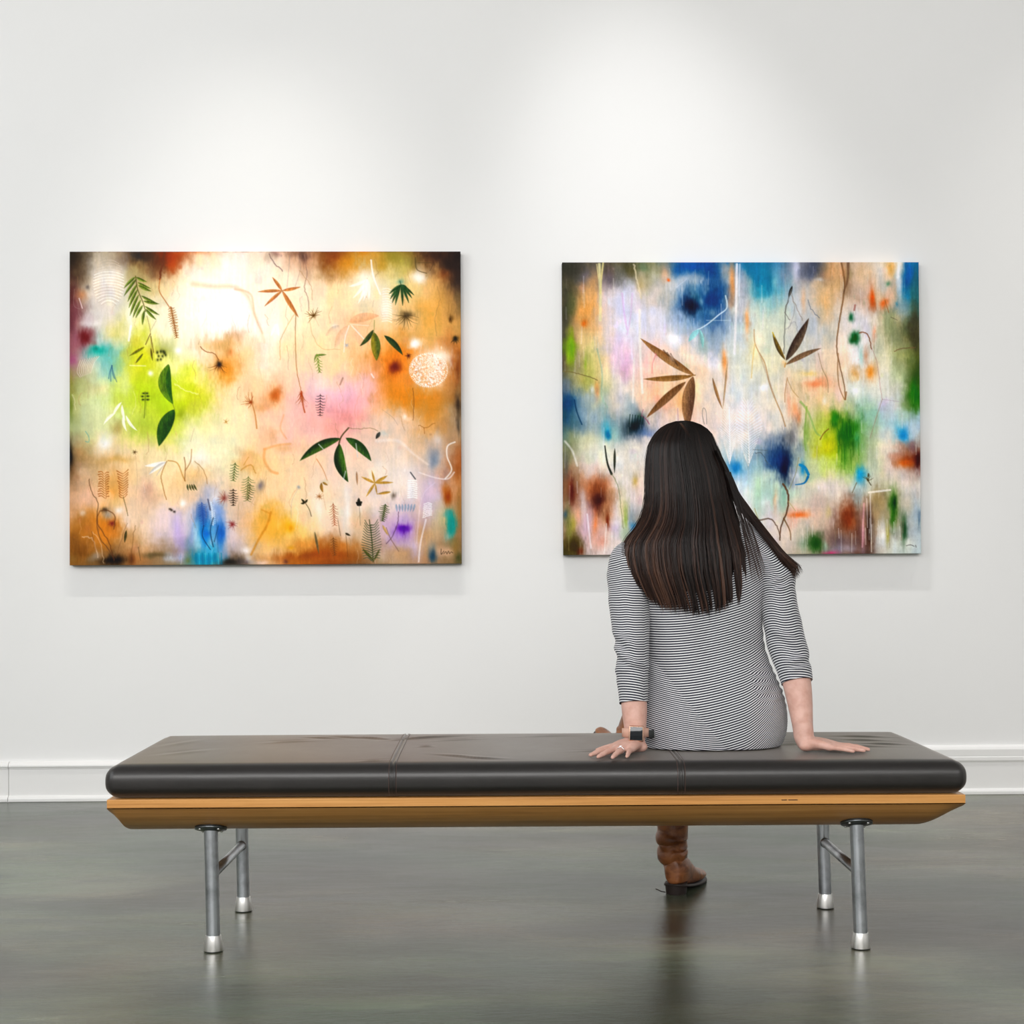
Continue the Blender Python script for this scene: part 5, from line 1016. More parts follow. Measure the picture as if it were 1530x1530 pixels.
def hand(wrist, ang, mirror, scale, spread, surf, knuck=.020, flex=(0, 0, 0, 0)):
    """palm-down hand; fingers run along local +x, thumb on local +y*mirror; returns local->world"""
    ca, sa = math.cos(ang), math.sin(ang)
    def W(x, y, z):
        x, y = x*scale, y*mirror*scale
        return Vector((wrist[0]+x*ca-y*sa, wrist[1]+x*sa+y*ca, surf+z*scale))
    r = lambda a: [q*scale for q in a]
    # heel of the hand and metacarpals
    limb([Vector(wrist)+Vector((0, 0, .02)), W(.004, 0, .026), W(.018, .004, .0185)], [.0245*scale*1.06, .026*scale, .0185*scale], 16)
    ell(W(.008, -.019, .0155), (.021*scale, .019*scale, .0150*scale)); ell(W(.012, .016, .0165), (.023*scale, .018*scale, .0155*scale))
    ys_ = (.0285, .0095, -.0095, -.0270); xs_ = (.083, .088, .083, .073)
    for k in range(4):
        limb([W(.004, ys_[k]*.62, .024), W(.045, ys_[k]*.86, .0215), W(xs_[k], ys_[k], knuck)], r([.0155, .0135, .0112]), 14)
    for k in range(3):
        limb([W(.015, (ys_[k]+ys_[k+1])*.35, .015), W(.072, (ys_[k]+ys_[k+1])*.5, .0145)], r([.0135, .0095]), 12)
    ell(W(.035, .028, .0165), (.026*scale, .016*scale, .014*scale), Matrix.Rotation(ang+.4*mirror, 3, 'Z'))
    Ls = ((.036, .023, .019), (.040, .026, .020), (.037, .024, .019), (.029, .018, .017))
    info = []
    for k in range(4):
        a = R(spread[k]); dx, dy = math.cos(a), math.sin(a)
        x, y, z = xs_[k], ys_[k], knuck
        P = [W(x, y, z)]; h = [z, z*.92-.001, .0098, .0066]
        for j, l in enumerate(Ls[k]):
            x += dx*l*.985; y += dy*l*.985
            P.append(W(x, y, h[j+1]-flex[k]*(j+1)/3))
        rr = (.0096, .0084, .0076, .0062) if k < 3 else (.0084, .0074, .0067, .0056)
        # straight phalanges with slightly fuller joints
        PP = []; RR = []
        for j in range(3):
            PP += [P[j], P[j].lerp(P[j+1], .5)]; RR += [rr[j]*1.04, (rr[j]+rr[j+1])*.5*.95]
        PP.append(P[3]); RR.append(rr[3])
        limb(PP, r(RR), 14); info.append(P)
    T = [W(.018, .022, .018), W(.048, .046, .0150), W(.072, .058, .0115), W(.092, .066, .0085)]
    limb(T, r([.0130, .0105, .0090, .0072]), 14)
    return W, info
SURF = .4622
wl = proj_at(949.5, 1100, -2.300); wr = proj_at(1201, 1102, -2.302)
WL, FL = hand((wl.x, -2.300, .500), R(234), -1, .88, (14, 3, -10, -22), SURF, .0155, (.002, .003, .003, .002))
WR, FR = hand((wr.x, -2.302, .500), R(-17), 1, .88, (10, 2, -3, -9), SURF, .0145)

tmp = mesh_obj('tmp_body', bm_parts.v, bm_parts.f, MAT_SKIN)
rm = tmp.modifiers.new('r', 'REMESH'); rm.mode = 'VOXEL'; rm.voxel_size = .0030; rm.use_smooth_shade = True
sm = tmp.modifiers.new('s', 'SMOOTH'); sm.factor = .5; sm.iterations = 4
dg = bpy.context.evaluated_depsgraph_get()
me = bpy.data.meshes.new_from_object(tmp.evaluated_get(dg), depsgraph=dg)
bpy.data.objects.remove(tmp, do_unlink=True)
co_ = np.empty(len(me.vertices)*3, dtype=np.float32); me.vertices.foreach_get('co', co_); co_ = co_.reshape(-1, 3)
on = (co_[:, 1] > -2.455) & (co_[:, 1] < -1.81) & (co_[:, 2] < .4623); co_[on, 2] = .4623
edge = (co_[:, 1] < -2.418) & (co_[:, 1] > -2.47); me.vertices.foreach_set('co', co_.ravel()); me.update()
me.name = 'body'
if not len(me.materials): me.materials.append(MAT_SKIN)
me.polygons.foreach_set('use_smooth', [True]*len(me.polygons))
body = link(bpy.data.objects.new('body', me)); at_person(body)

# face details
for s_ in (-1, 1):
    m = M(); c0 = hp(.029*s_, .0745, .010)
    m.lathe([(.0119*math.cos(a), .0119*math.sin(a)) for a in [-1.5+.2*i for i in range(16)]], c0, 20)
    e = at_person(m.obj('eye', MAT_EYE)); e['label'] = 'eye'
    m = M(); d = (yawh @ Vector((0, 1, 0)))
    m.tube([c0+d*.0095, c0+d*.0121], [.0056, .0040], 16); q = m.obj('iris', MAT_IRIS); q.data.transform(Matrix.Translation(-PO)); q.parent = e
m = M(); m.tube([hp(-.022, .082, -.056), hp(-.010, .0905, -.0525), hp(0, .092, -.0545), hp(.010, .0905, -.0525), hp(.022, .082, -.056)], [.002, .0042, .0040, .0042, .002], 12, True, True)
m.tube([hp(-.020, .081, -.0575), hp(-.009, .0895, -.0625), hp(.009, .0895, -.0625), hp(.020, .081, -.0575)], [.002, .0050, .0050, .002], 12, True, True)
at_person(m.obj('lips', MAT_LIP))
for s_ in (-1, 1):
    m = M(); m.tube([hp(.014*s_, .0895, .028), hp(.030*s_, .088, .0335), hp(.046*s_, .077, .029)], [.0018, .0024, .0010], 8); at_person(m.obj('eyebrow', MAT_HAIR))

# ---- dress
def loft(rows, nr, ns, xhint=Vector((1, 0, 0)), rfun=None, dispf=None):
    """rows: (x,y,z, half width, half depth); rings square to the path. returns verts, faces, per-vertex (s, theta, t)"""
    N = nr; C = []
    for i in range(N+1): C.append(cr(rows, i/N*(len(rows)-1)))
    v = []; info = []; s = 0.0; prev = None
    for i, q in enumerate(C):
        p = Vector(q[:3]); a = Vector(C[max(i-1, 0)][:3]); b = Vector(C[min(i+1, N)][:3])
        tg = (b-a).normalized()
        if prev is not None: s += (p-prev).length
        prev = p
        ex = (xhint-tg*xhint.dot(tg)).normalized(); ey = tg.cross(ex)
        for k in range(ns):
            th = 2*math.pi*k/ns
            c_, s_ = math.cos(th), math.sin(th)
            rx, ry = q[3], q[4]
            d = ex*(rx*c_)+ey*(ry*s_)
            pos = p+d
            if dispf is not None: pos = pos+d.normalized()*dispf(s, th, i/N, pos)
            v.append(pos); info.append((s, th, i/N))
    f = []
    for i in range(N):
        for k in range(ns):
            f.append((i*ns+k, i*ns+(k+1) % ns, (i+1)*ns+(k+1) % ns, (i+1)*ns+k))
    return v, f, info

from mathutils import noise as mnoise
def nz(p, sx, sy, sz, seed=0.0): return mnoise.noise(Vector((p.x*sx+seed, p.y*sy, p.z*sz)))
DV, DF, DS = [], [], []
def add_cloth(v, f, st):
    n = len(DV); DV.extend(v); DF.extend([tuple(i+n for i in q) for q in f]); DS.extend(st)

# torso: outline read off the photograph at the depth of the back (pixel row: left, right, centre depth, half depth)
T_ROWS = [(775, 1018, 1092, -2.100, .050), (784, 988, 1120, -2.110, .060), (796, 962, 1140, -2.120, .068), (812, 944, 1150, -2.128, .078), (835, 936, 1154, -2.132, .090), (862, 940, 1148, -2.136, .100), (890, 948, 1141, -2.140, .107),
          (915, 954, 1138, -2.145, .110), (940, 958, 1138.5, -2.150, .108), (965, 959, 1141.5, -2.156, .105), (990, 958, 1149, -2.163, .106), (1015, 955, 1160, -2.170, .112), (1040, 952, 1170, -2.176, .119), (1065, 949, 1174.5, -2.180, .124),
          (1090, 948.5, 1174, -2.183, .124), (1108, 952, 1168, -2.185, .120), (1121, 960, 1157, -2.186, .112), (1128, 980, 1138, -2.186, .090)]
rows = []
for py, xl, xr, yc, hd in T_ROWS:
    a, b = proj_at(xl, py, yc), proj_at(xr, py, yc)
    rows.append((( a.x+b.x)/2, yc, (a.z+b.z)/2, (b.x-a.x)/2, hd))
def px_of(p):
    q = CAM_R.transposed() @ (p-Vector((0, -D_CAM, H_CAM)))
    return 765-F_PX*q.x/q.z, 793.3+F_PX*q.y/q.z
def torso_rings(nr, ns):
    v = []; st = []
    for i in range(nr+1):
        q = cr(rows, i/nr*(len(rows)-1))
        for k in range(ns):
            th = 2*math.pi*k/ns; c_, s_ = math.cos(th), math.sin(th)
            # squarer than an ellipse across the back
            e = .86
            cx = math.copysign(abs(c_)**e, c_); sy = math.copysign(abs(s_)**e, s_)
            p = Vector((q[0]+q[3]*cx, q[1]+q[4]*sy, q[2]))
            if s_ < 0:
                # hollow of the spine and soft folds at the waist
                w_ = math.exp(-((c_)/.16)**2)*max(0, min(1, (p.z-.60)/.1))
                p.y += .007*w_
                fold = 0.0
                px, py = px_of(p)
                # long diagonal crease from the left waist down to the seat
                xc = 968+(py-975)*.80
                dd = (px-xc)/7.5
                if 960 < py < 1128: fold += .0048*math.exp(-dd*dd)*min(1, (py-960)/40.0)-.0042*math.exp(-((px-xc+17)/12)**2)*min(1, (py-960)/40.0)
                if 1000 < py < 1070: fold += .0030*math.sin((px*.9+py*.5)*.28)*math.exp(-((px-1158)/16)**2)*math.exp(-((py-1030)/26)**2)
                fold += .0035*math.exp(-((py-968-(px-1141)*.35)/7)**2)*math.exp(-((px-1141)/22)**2)
                fold += .0022*nz(p, 9, 9, 22, 3.1)
                p.y += fold
            else:
                p.y += .012*math.exp(-((p.z-.84)/.06)**2)*(math.exp(-((c_-.42)/.25)**2)+math.exp(-((c_+.42)/.25)**2))
            # ruched right side
            px, py = px_of(p)
            if c_ > .5: p.x += .0022*math.sin(py*.55)*math.exp(-((py-1025)/30)**2)+.0012*math.sin(py*.38)*math.exp(-((py-960)/30)**2)
            # stripe coordinate
            zz = p.z
            sx = (px-985)
            rise = .0013*sx*abs(sx) if sx > 0 else -.05*sx*.3
            if py > 960:
                xc = 968+(py-975)*.80; g = min(1, (py-960)/30.0)
                if px < xc: rise += g*.30*(xc-px)
            if sx > 125: rise += (.006+.000030*max(0, py-980))*(sx-125)**2
            # collar and yoke sweep round the neck
            if s_ > .2: rise = 0
            st.append(zz-rise/598.0)
            if p.z < .4645: p.z = .4645
            v.append(p)
    f = []
    for i in range(nr):
        for k in range(ns): f.append((i*ns+k, (i+1)*ns+k, (i+1)*ns+(k+1) % ns, i*ns+(k+1) % ns))
    return v, f, st
v, f, st = torso_rings(150, 200)
ns = 200
for k in range(ns):
    # above the armpits the cloth lies along the shoulder, so measure along it and not straight up
    i0 = max(i for i in range(151) if px_of(v[i*ns+k])[1] < 878)
    off = 0.0
    for i in range(i0, -1, -1):
        dz = v[i*ns+k].z-v[(i+1)*ns+k].z; L_ = (v[i*ns+k]-v[(i+1)*ns+k]).length
        off += max(0.0, L_-abs(dz)); st[i*ns+k] += off
f.append(tuple(150*ns+k for k in range(ns-1, -1, -1)))
add_cloth(v, f, st)
# skirt over both thighs
sk = [(.565, -2.20, .545, .160, .080), (.568, -2.10, .550, .176, .094), (.572, -1.98, .562, .165, .102), (.572, -1.86, .572, .135, .104), (.570, -1.76, .580, .098, .100), (.568, -1.70, .585, .085, .094), (.567, -1.695, .585, .078, .088)]
def skd(s, th, t_, p): return .004*nz(p, 14, 8, 14, 7)
v, f, info = loft(sk, 60, 90, Vector((1, 0, 0)), None, skd)
for p in v:
    if p.y < -1.80 and p.z < .4645: p.z = .4645
add_cloth(v, f, [i_[0]+.003 for i_ in info])

def sleeve(pxrows, seed, kink, folds_, side):
    rws = []
    for px, py, y, hw, hd in pxrows:
        p = proj_at(px, py, y); rws.append((p.x, p.y, p.z, hw/598.0*(y+D_CAM)/3.9, hd))
    def disp(s, th, t_, pos):
        d = .0022*nz(pos, 16, 16, 30, seed)
        px, py = px_of(pos)
        if math.sin(th)*side > -10:
            for (fx, fy, ang, ln, wd, dp) in folds_:
                dp = dp*1.5
                ca, sa = math.cos(R(ang)), math.sin(R(ang))
                u = (px-fx)*ca+(py-fy)*sa; q = -(px-fx)*sa+(py-fy)*ca
                if abs(q) < wd*4: d += dp*math.exp(-(u/ln)**2)*(math.exp(-(q/wd)**2)-.7*math.exp(-((q-1.8*wd)/wd)**2))
        return d
    v, f, info = loft(rws, 150, 96, Vector((1, 0, 0)), None, disp)
    NS_ = 96; NR_ = len(v)//NS_; st = [0.0]*len(v)
    smooth = [[Vector(v[i*NS_+k]) for i in range(NR_)] for k in range(NS_)]
    for k in range(NS_):
        acc = 0.0; L_ = smooth[k]
        for i in range(NR_-1, -1, -1):
            if i < NR_-1: acc += abs((L_[i+1]-L_[i]).length)*(.5+.5) if i > 8 else (L_[i+1]-L_[i]).length
            px, py = px_of(L_[i]); st[i*NS_+k] = acc*.97+kink(px, py, 0)/598.0
    # turned-in cuff hem
    n = len(v)-96
    c_ = sum((Vector(q) for q in v[n:]), Vector())/96
    tg = Vector(rws[-1][:3])-Vector(rws[-2][:3]); tg.normalize()
    ring = [Vector(q).lerp(c_, .10)-tg*.004 for q in v[n:]]; b = len(v); v += ring
    f += [(n+k, n+(k+1) % 96, b+(k+1) % 96, b+k) for k in range(96)]
    ring2 = [Vector(q).lerp(c_, .16)-tg*.05 for q in v[n:n+96]]; b2 = len(v); v += ring2
    f += [(b+k, b+(k+1) % 96, b2+(k+1) % 96, b2+k) for k in range(96)]
    st += [st[n+k] for k in range(96)]*2
    add_cloth(v, f, st)
def kinkL(px, py, t_):
    # stripes climb to the inner ridge of the arm, then drop behind it
    if py < 850: return 0
    g = min(1, (py-850)/40.0)
    k = .17*(px-940)*g
    if px > 962: k -= .55*(px-962)*g
    return k
sleeve([(956, 826, -2.140, 24, .050), (940, 838, -2.146, 28, .056), (937, 855, -2.155, 29.5, .058), (938, 878, -2.172, 30, .057), (940, 905, -2.195, 30, .054), (943, 940, -2.222, 27.5, .050), (945, 975, -2.248, 25, .047), (945, 1010, -2.266, 24, .044), (946, 1035, -2.276, 22.5, .042), (946.8, 1050.5, -2.282, 21.5, .041)],
       1.7, kinkL, [(935, 958, 38, 22, 5, .0040), (925, 973, 42, 16, 4.5, .0035), (950, 992, 12, 16, 4, .0035), (930, 1000, -10, 14, 5, .0025), (938, 985, 20, 16, 3.5, .0025)], 1)
def kinkR(px, py, t_):
    if py < 870: return 0
    return .10*(px-1165)*min(1, (py-870)/30.0)+.06*max(0, px-1180)
sleeve([(1118, 826, -2.138, 26, .046), (1132, 834, -2.142, 28, .054), (1147, 845, -2.148, 29, .058), (1158, 862, -2.155, 29, .058), (1162, 885, -2.168, 26.5, .056), (1164, 905, -2.180, 27, .053), (1169.5, 934, -2.198, 28.5, .050), (1176, 965, -2.215, 28.7, .047), (1183.5, 990, -2.230, 26.5, .045), (1189, 1010, -2.243, 24.5, .043), (1190.8, 1019, -2.248, 23.8, .042)],
       5.2, kinkR, [(1180, 958, 28, 26, 4.5, .0045), (1172, 948, 25, 20, 4, .003), (1192, 985, -18, 18, 4.5, .004), (1160, 868, -30, 18, 4, .004), (1166, 878, -20, 16, 4, .0025), (1188, 1000, -12, 14, 4, .0025)], 1)
dme = bpy.data.meshes.new('dress'); dme.from_pydata([tuple(p) for p in DV], [], DF); dme.materials.append(MAT_JERSEY)
dme.polygons.foreach_set('use_smooth', [True]*len(dme.polygons))
ab = dme.attributes.new('stripe', 'FLOAT', 'POINT'); ab.data.foreach_set('value', np.array(DS, dtype=np.float32)+5.0)
dress = link(bpy.data.objects.new('dress', dme)); at_person(dress)
# white edge of the collar that shows under the hair on the right
m = M(); m.tube([proj_at(1066, 766, -2.15), proj_at(1090, 769, -2.145), proj_at(1108, 776, -2.13), proj_at(1130, 791, -2.11)], [.004, .0045, .0045, .004], 10, True, True)
t = NT('white_binding'); MAT_BIND = t.P(Base_Color=c4((.78, .78, .78)), Roughness=.8)
cb = m.obj('collar_binding', MAT_BIND); cb.data.transform(Matrix.Translation(-PO)); cb.parent = dress

# ---- hair
HV, HF, HT = [], [], []
def strand(P, r, tone0, tone1):
    n0 = len(HV); n = len(P)
    for i, p in enumerate(P):
        a = P[max(i-1, 0)]; b = P[min(i+1, n-1)]; tg = (b-a).normalized()
        ex = tg.cross(Vector((0, 1, 0)));
        if ex.length < .05: ex = tg.cross(Vector((1, 0, 0)))
        ex.normalize(); ey = tg.cross(ex)
        rr = r*(1 if i < n-3 else (n-i)/4.0)
        for k in range(3):
            an = 2*math.pi*k/3+.5
            HV.append(p+ex*(rr*1.25*math.cos(an))+ey*(rr*math.sin(an)))
            HT.append(tone0+(tone1-tone0)*(i/(n-1.0)))
    for i in range(n-1):
        for k in range(3):
            HF.append((n0+i*3+k, n0+i*3+(k+1) % 3, n0+(i+1)*3+(k+1) % 3, n0+(i+1)*3+k))
def interp(tab, x):
    if x <= tab[0][0]: return tab[0][1]
    for (a, b), (c_, d) in zip(tab, tab[1:]):
        if x <= c_: return b+(d-b)*(x-a)/(c_-a)
    return tab[-1][1]
EDGE_L = [(628.5, 1016), (630, 1008), (634, 996), (640, 986), (648, 978), (658, 971.5), (670, 967), (685, 965), (705, 964.2), (740, 964), (757, 962), (774, 957), (789, 948), (800, 938), (812, 930), (828, 928), (854, 932), (880, 943), (900, 954), (920, 962)]
EDGE_R = [(628.5, 1024), (630, 1034), (634, 1046), (640, 1056), (649, 1064), (664, 1070.5), (681, 1077), (700, 1084), (720, 1089), (744, 1094), (776, 1104), (800, 1114), (826, 1123), (877, 1125), (900, 1124), (920, 1122)]
TIP = [(0, 858), (.06, 880), (.14, 897), (.25, 903), (.36, 905), (.5, 911), (.62, 909), (.72, 905), (.80, 898), (.88, 890), (.95, 882), (1.0, 878)]
# depth of the hair's outer surface: centre depth and half thickness by row
YC = [(628, -2.085), (680, -2.090), (740, -2.105), (780, -2.125), (820, -2.150), (860, -2.165), (920, -2.175)]
YD = [(628, .055), (640, .085), (660, .103), (690, .112), (730, .112), (770, .108), (800, .105), (850, .098), (920, .090)]
rnd = random.Random(12)
def sinterp(tab, x):
    return sum(interp(tab, x+d)*w_ for d, w_ in ((-16, .1), (-8, .22), (0, .36), (8, .22), (16, .1)))
YD650 = sinterp(YD, 650)
def hair_point(u, py, lay):
    L = interp(EDGE_L, py); R_ = interp(EDGE_R, py)
    c = 2*u-1
    yc = sinterp(YC, py); yd = sinterp(YD, max(py, 628)) if py > 650 else .056+(YD650-.056)*math.sqrt(max(0, (py-628.5)/21.5)) if py > 628.5 else .056
    flat = min(1.0, max(0.0, (py-740)/80.0))
    e = math.sqrt(max(0.0, 1-abs(c)**(2+1.6*flat)))
    y = yc-(yd-lay)*e
    k = 1-lay*4.0
    px = (L+R_)/2+(R_-L)/2*c*k
    return proj_at(px, py, y)
def smooth_u(u, py, seed, amp):
    return u+amp*(mnoise.noise(Vector((seed, py*.012, 0)))*.6+mnoise.noise(Vector((seed*1.7+9, py*.03, 3)))*.25)
locks = [(rnd.random(), rnd.uniform(-1, 1), rnd.random()) for _ in range(75)]
locks.sort()
def lock_of(u):
    return min(locks, key=lambda l: abs(l[0]-u))
PYTOP = 629.5
for i in range(3600):
    u = rnd.random()
    lk = lock_of(u)
    # draw strands toward their lock's middle with length so that ribbons form
    lay = .014*rnd.random()**1.3
    tip = interp(TIP, u)+rnd.gauss(0, 5)+lk[1]*3-(rnd.random() < .12)*rnd.uniform(10, 55)
    start = PYTOP+rnd.random()**2*8 if rnd.random() < .8 else PYTOP+rnd.uniform(5, 60)
    P = []; n = 24; sd = lk[0]*131+rnd.random()*1.1
    pull = .45+.25*lk[2]
    lift = .0018*lk[1]
    for j in range(n+1):
        t_ = j/n; py = start+(tip-start)*(t_**1.25)
        g = max(0, (t_-.25)/.75)
        uu = u+(lk[0]-u)*pull*g*(.4+.6*g)
        uu = smooth_u(uu, py, sd, .030*g)
        uu = max(-.01, min(1.01, uu))
        p = hair_point(max(.0, min(1, uu)), py, lay)
        if uu <= 0 or uu >= 1: p.x += (uu-(0 if uu <= 0 else 1))*.25
        p.y -= lift*g*2
        P.append(p)
    base = .05+.40*lk[2]**2.2+rnd.uniform(-.10, .12)
    end = base+.24+.30*rnd.random()+.30*lk[2]**2
    if u < .35: end += .14; base += .08
    if .45 < u < .75: base *= .6; end -= .18
    strand(P, rnd.uniform(.00055, .00095), max(0, base), min(1, end))
# parting
for i in range(26):
    o1 = rnd.uniform(-1.6, 1.6); P = []
    for j in range(10):
        t_ = j/9; py = 629.4+28*t_; pxx = 1013+20*(t_**.75)+o1
        L0, R0 = interp(EDGE_L, py), interp(EDGE_R, py); P.append(hair_point((pxx-L0)/(R0-L0), py, -.0008))
    strand(P, .00055, 1.0, .25)
# lock over the right shoulder
LO = [(672, 1073), (686, 1080), (700, 1087), (718, 1094), (742, 1106.5), (765, 1123), (793, 1145), (817, 1164), (836, 1179), (848, 1190)]
LI = [(672, 1068), (686, 1074), (700, 1079), (718, 1085), (742, 1093), (765, 1108), (787, 1128), (805, 1142), (828, 1160), (845, 1172), (857, 1181)]
LY = [(672, -2.150), (700, -2.150), (742, -2.150), (775, -2.155), (800, -2.185), (830, -2.210), (857, -2.205)]
for i in range(620):
    u = rnd.random(); lay = rnd.random()*.012
    P = []; n = 20; s0 = rnd.uniform(0, .06); s1 = rnd.uniform(.90, 1.05) if rnd.random() < .75 else rnd.uniform(.6, .95)
    sd = rnd.random()*5
    for j in range(n+1):
        t_ = s0+(s1-s0)*j/n
        a = (672+t_*(848-672)); b = (672+t_*(857-672))
        xo, xi = interp(LO, a), interp(LI, b)
        uu = (u*1.16-.08)+(.12+.25*max(0, t_-.7))*mnoise.noise(Vector((sd*3, t_*3, 1)))
        px = xi+(xo-xi)*uu; py = b+(a-b)*uu
        fl = max(0.0, t_-.86); px += fl*(34+20*math.sin(sd*7)); py += fl*(6*math.cos(sd*5)-(6 if uu > .6 else -4))
        y = interp(LY, min(857, py))+lay*.8-.012*math.sin(math.pi*max(0, min(1, uu)))
        P.append(proj_at(px, py, y))
    base = .08+.3*rnd.random()**2
    strand(P, rnd.uniform(.00045, .00085), base, min(1, base+.30+.45*rnd.random()))
# a few stray and half-loose strands
for i in range(90):
    u = rnd.choice([rnd.uniform(-.01, .06), rnd.uniform(.9, 1.04), rnd.random()])
    a0 = rnd.uniform(640, 760); a1 = a0+rnd.uniform(60, 150); P = []
    off = rnd.uniform(-1, 1)*.004
    for j in range(17):
        py = a0+(a1-a0)*j/16; p = hair_point(max(0, min(1, u)), min(py, 905), -.002); p.x += (-1 if u < .5 else 1)*(.0035*math.sin(math.pi*j/16)) + off*j/16; P.append(p)
    strand(P, .0004, .3, .7)
# thin wisps that fall from the right of the back over the shoulder blade
for i in range(38):
    k = rnd.random(); x0 = 1088+rnd.uniform(-4, 4); x1 = 1122+k*21; y1 = 868-abs(k-.4)*22+rnd.uniform(-10, 10); P = []
    for j in range(15):
        t_ = j/14; px = x0+(x1-x0)*(t_**.9)+1.5*math.sin(3*t_+k*6); py = 705+(y1-705)*t_
        P.append(proj_at(px, py, -2.190-.056*min(1, t_*1.6)))
    strand(P, .0005, .15, .75)
# front of the hair: from the parting round the temples down to the chest
for side in (-1, 1):
    for i in range(520):
        k = rnd.random(); lay = rnd.random()*.012; P = []
        ang = R(-18+k*56)           # 0 = ear, 90 = face
        ln = rnd.uniform(.28, .36)
        for j in range(21):
            t_ = j/20
            if t_ < .35:
                q = t_/.35; el = math.pi/2*(1-q)
                rx, ry, rz = .083-lay, .098-lay, .112-lay
                p = Vector((side*rx*math.cos(el)*math.cos(ang), ry*math.cos(el)*math.sin(ang)-.005, rz*math.sin(el)+.008))
                p = HC+(yawh @ p)
                last = p
            else:
                q = (t_-.35)/.65
                p = last+Vector((side*(.004+.012*q)+.03*q*(1 if side < 0 else .6), .035*q, -ln*q))
            P.append(p)
        base = .12+.2*rnd.random(); strand(P, .0008, base, base+.4)
# under-shell: the dense inner mass between scalp and outer strands
n0 = len(HV); NU, NR = 40, 44
for j in range(NR+1):
    for i in range(NU+1):
        u = i/NU; py0 = PYTOP+1.0; tip = interp(TIP, u)-26
        py = py0+(tip-py0)*(j/NR)**1.15
        p = hair_point(.03+.94*u, py, .016); HV.append(p); HT.append(.02)
for j in range(NR):
    for i in range(NU):
        a = n0+j*(NU+1)+i; HF.append((a, a+NU+1, a+NU+2, a+1))
hme = bpy.data.meshes.new('hair'); hme.from_pydata([tuple(p) for p in HV], [], HF); hme.materials.append(MAT_HAIR)
hme.polygons.foreach_set('use_smooth', [True]*len(hme.polygons))
ab = hme.attributes.new('tone', 'FLOAT', 'POINT'); ab.data.foreach_set('value', np.clip(np.array(HT, dtype=np.float32), 0, 1))
hair = link(bpy.data.objects.new('hair', hme)); at_person(hair); hair['label'] = 'long straight dark brown hair'

# ---- boots
def boot(shaft, foot, label, scale_wr=1.0):
    """shaft: rows (x,y,z,rx,ry) from knee to ankle; foot: rows along the sole from heel to toe (x,y,z,half width,half height)"""
    m = M()
    def dsp(s, th, t_, p):
        w_ = scale_wr*(.12+.88*max(0.0, min(1.0, (t_-.52)/.12)))*max(0.0, min(1, (1.0-t_)/.12))
        ph = mnoise.noise(Vector((math.cos(th)*1.1, math.sin(th)*1.1, s*9)))
        return w_*(.0034*math.sin(s*170+ph*3.0+1.3*math.sin(th))+.0016*math.sin(s*330+ph*5))
    v, f, _ = loft(shaft, 110, 72, Vector((1, 0, 0)), None, dsp); m.add(v, f)
    b = at_person(m.obj('boot', MAT_BOOT)); b['label'] = label
    return b
def in_person(m, name, mat, par):
    o = m.obj(name, mat); o.data.transform(Matrix.Translation(-PO)); o.parent = par; return o
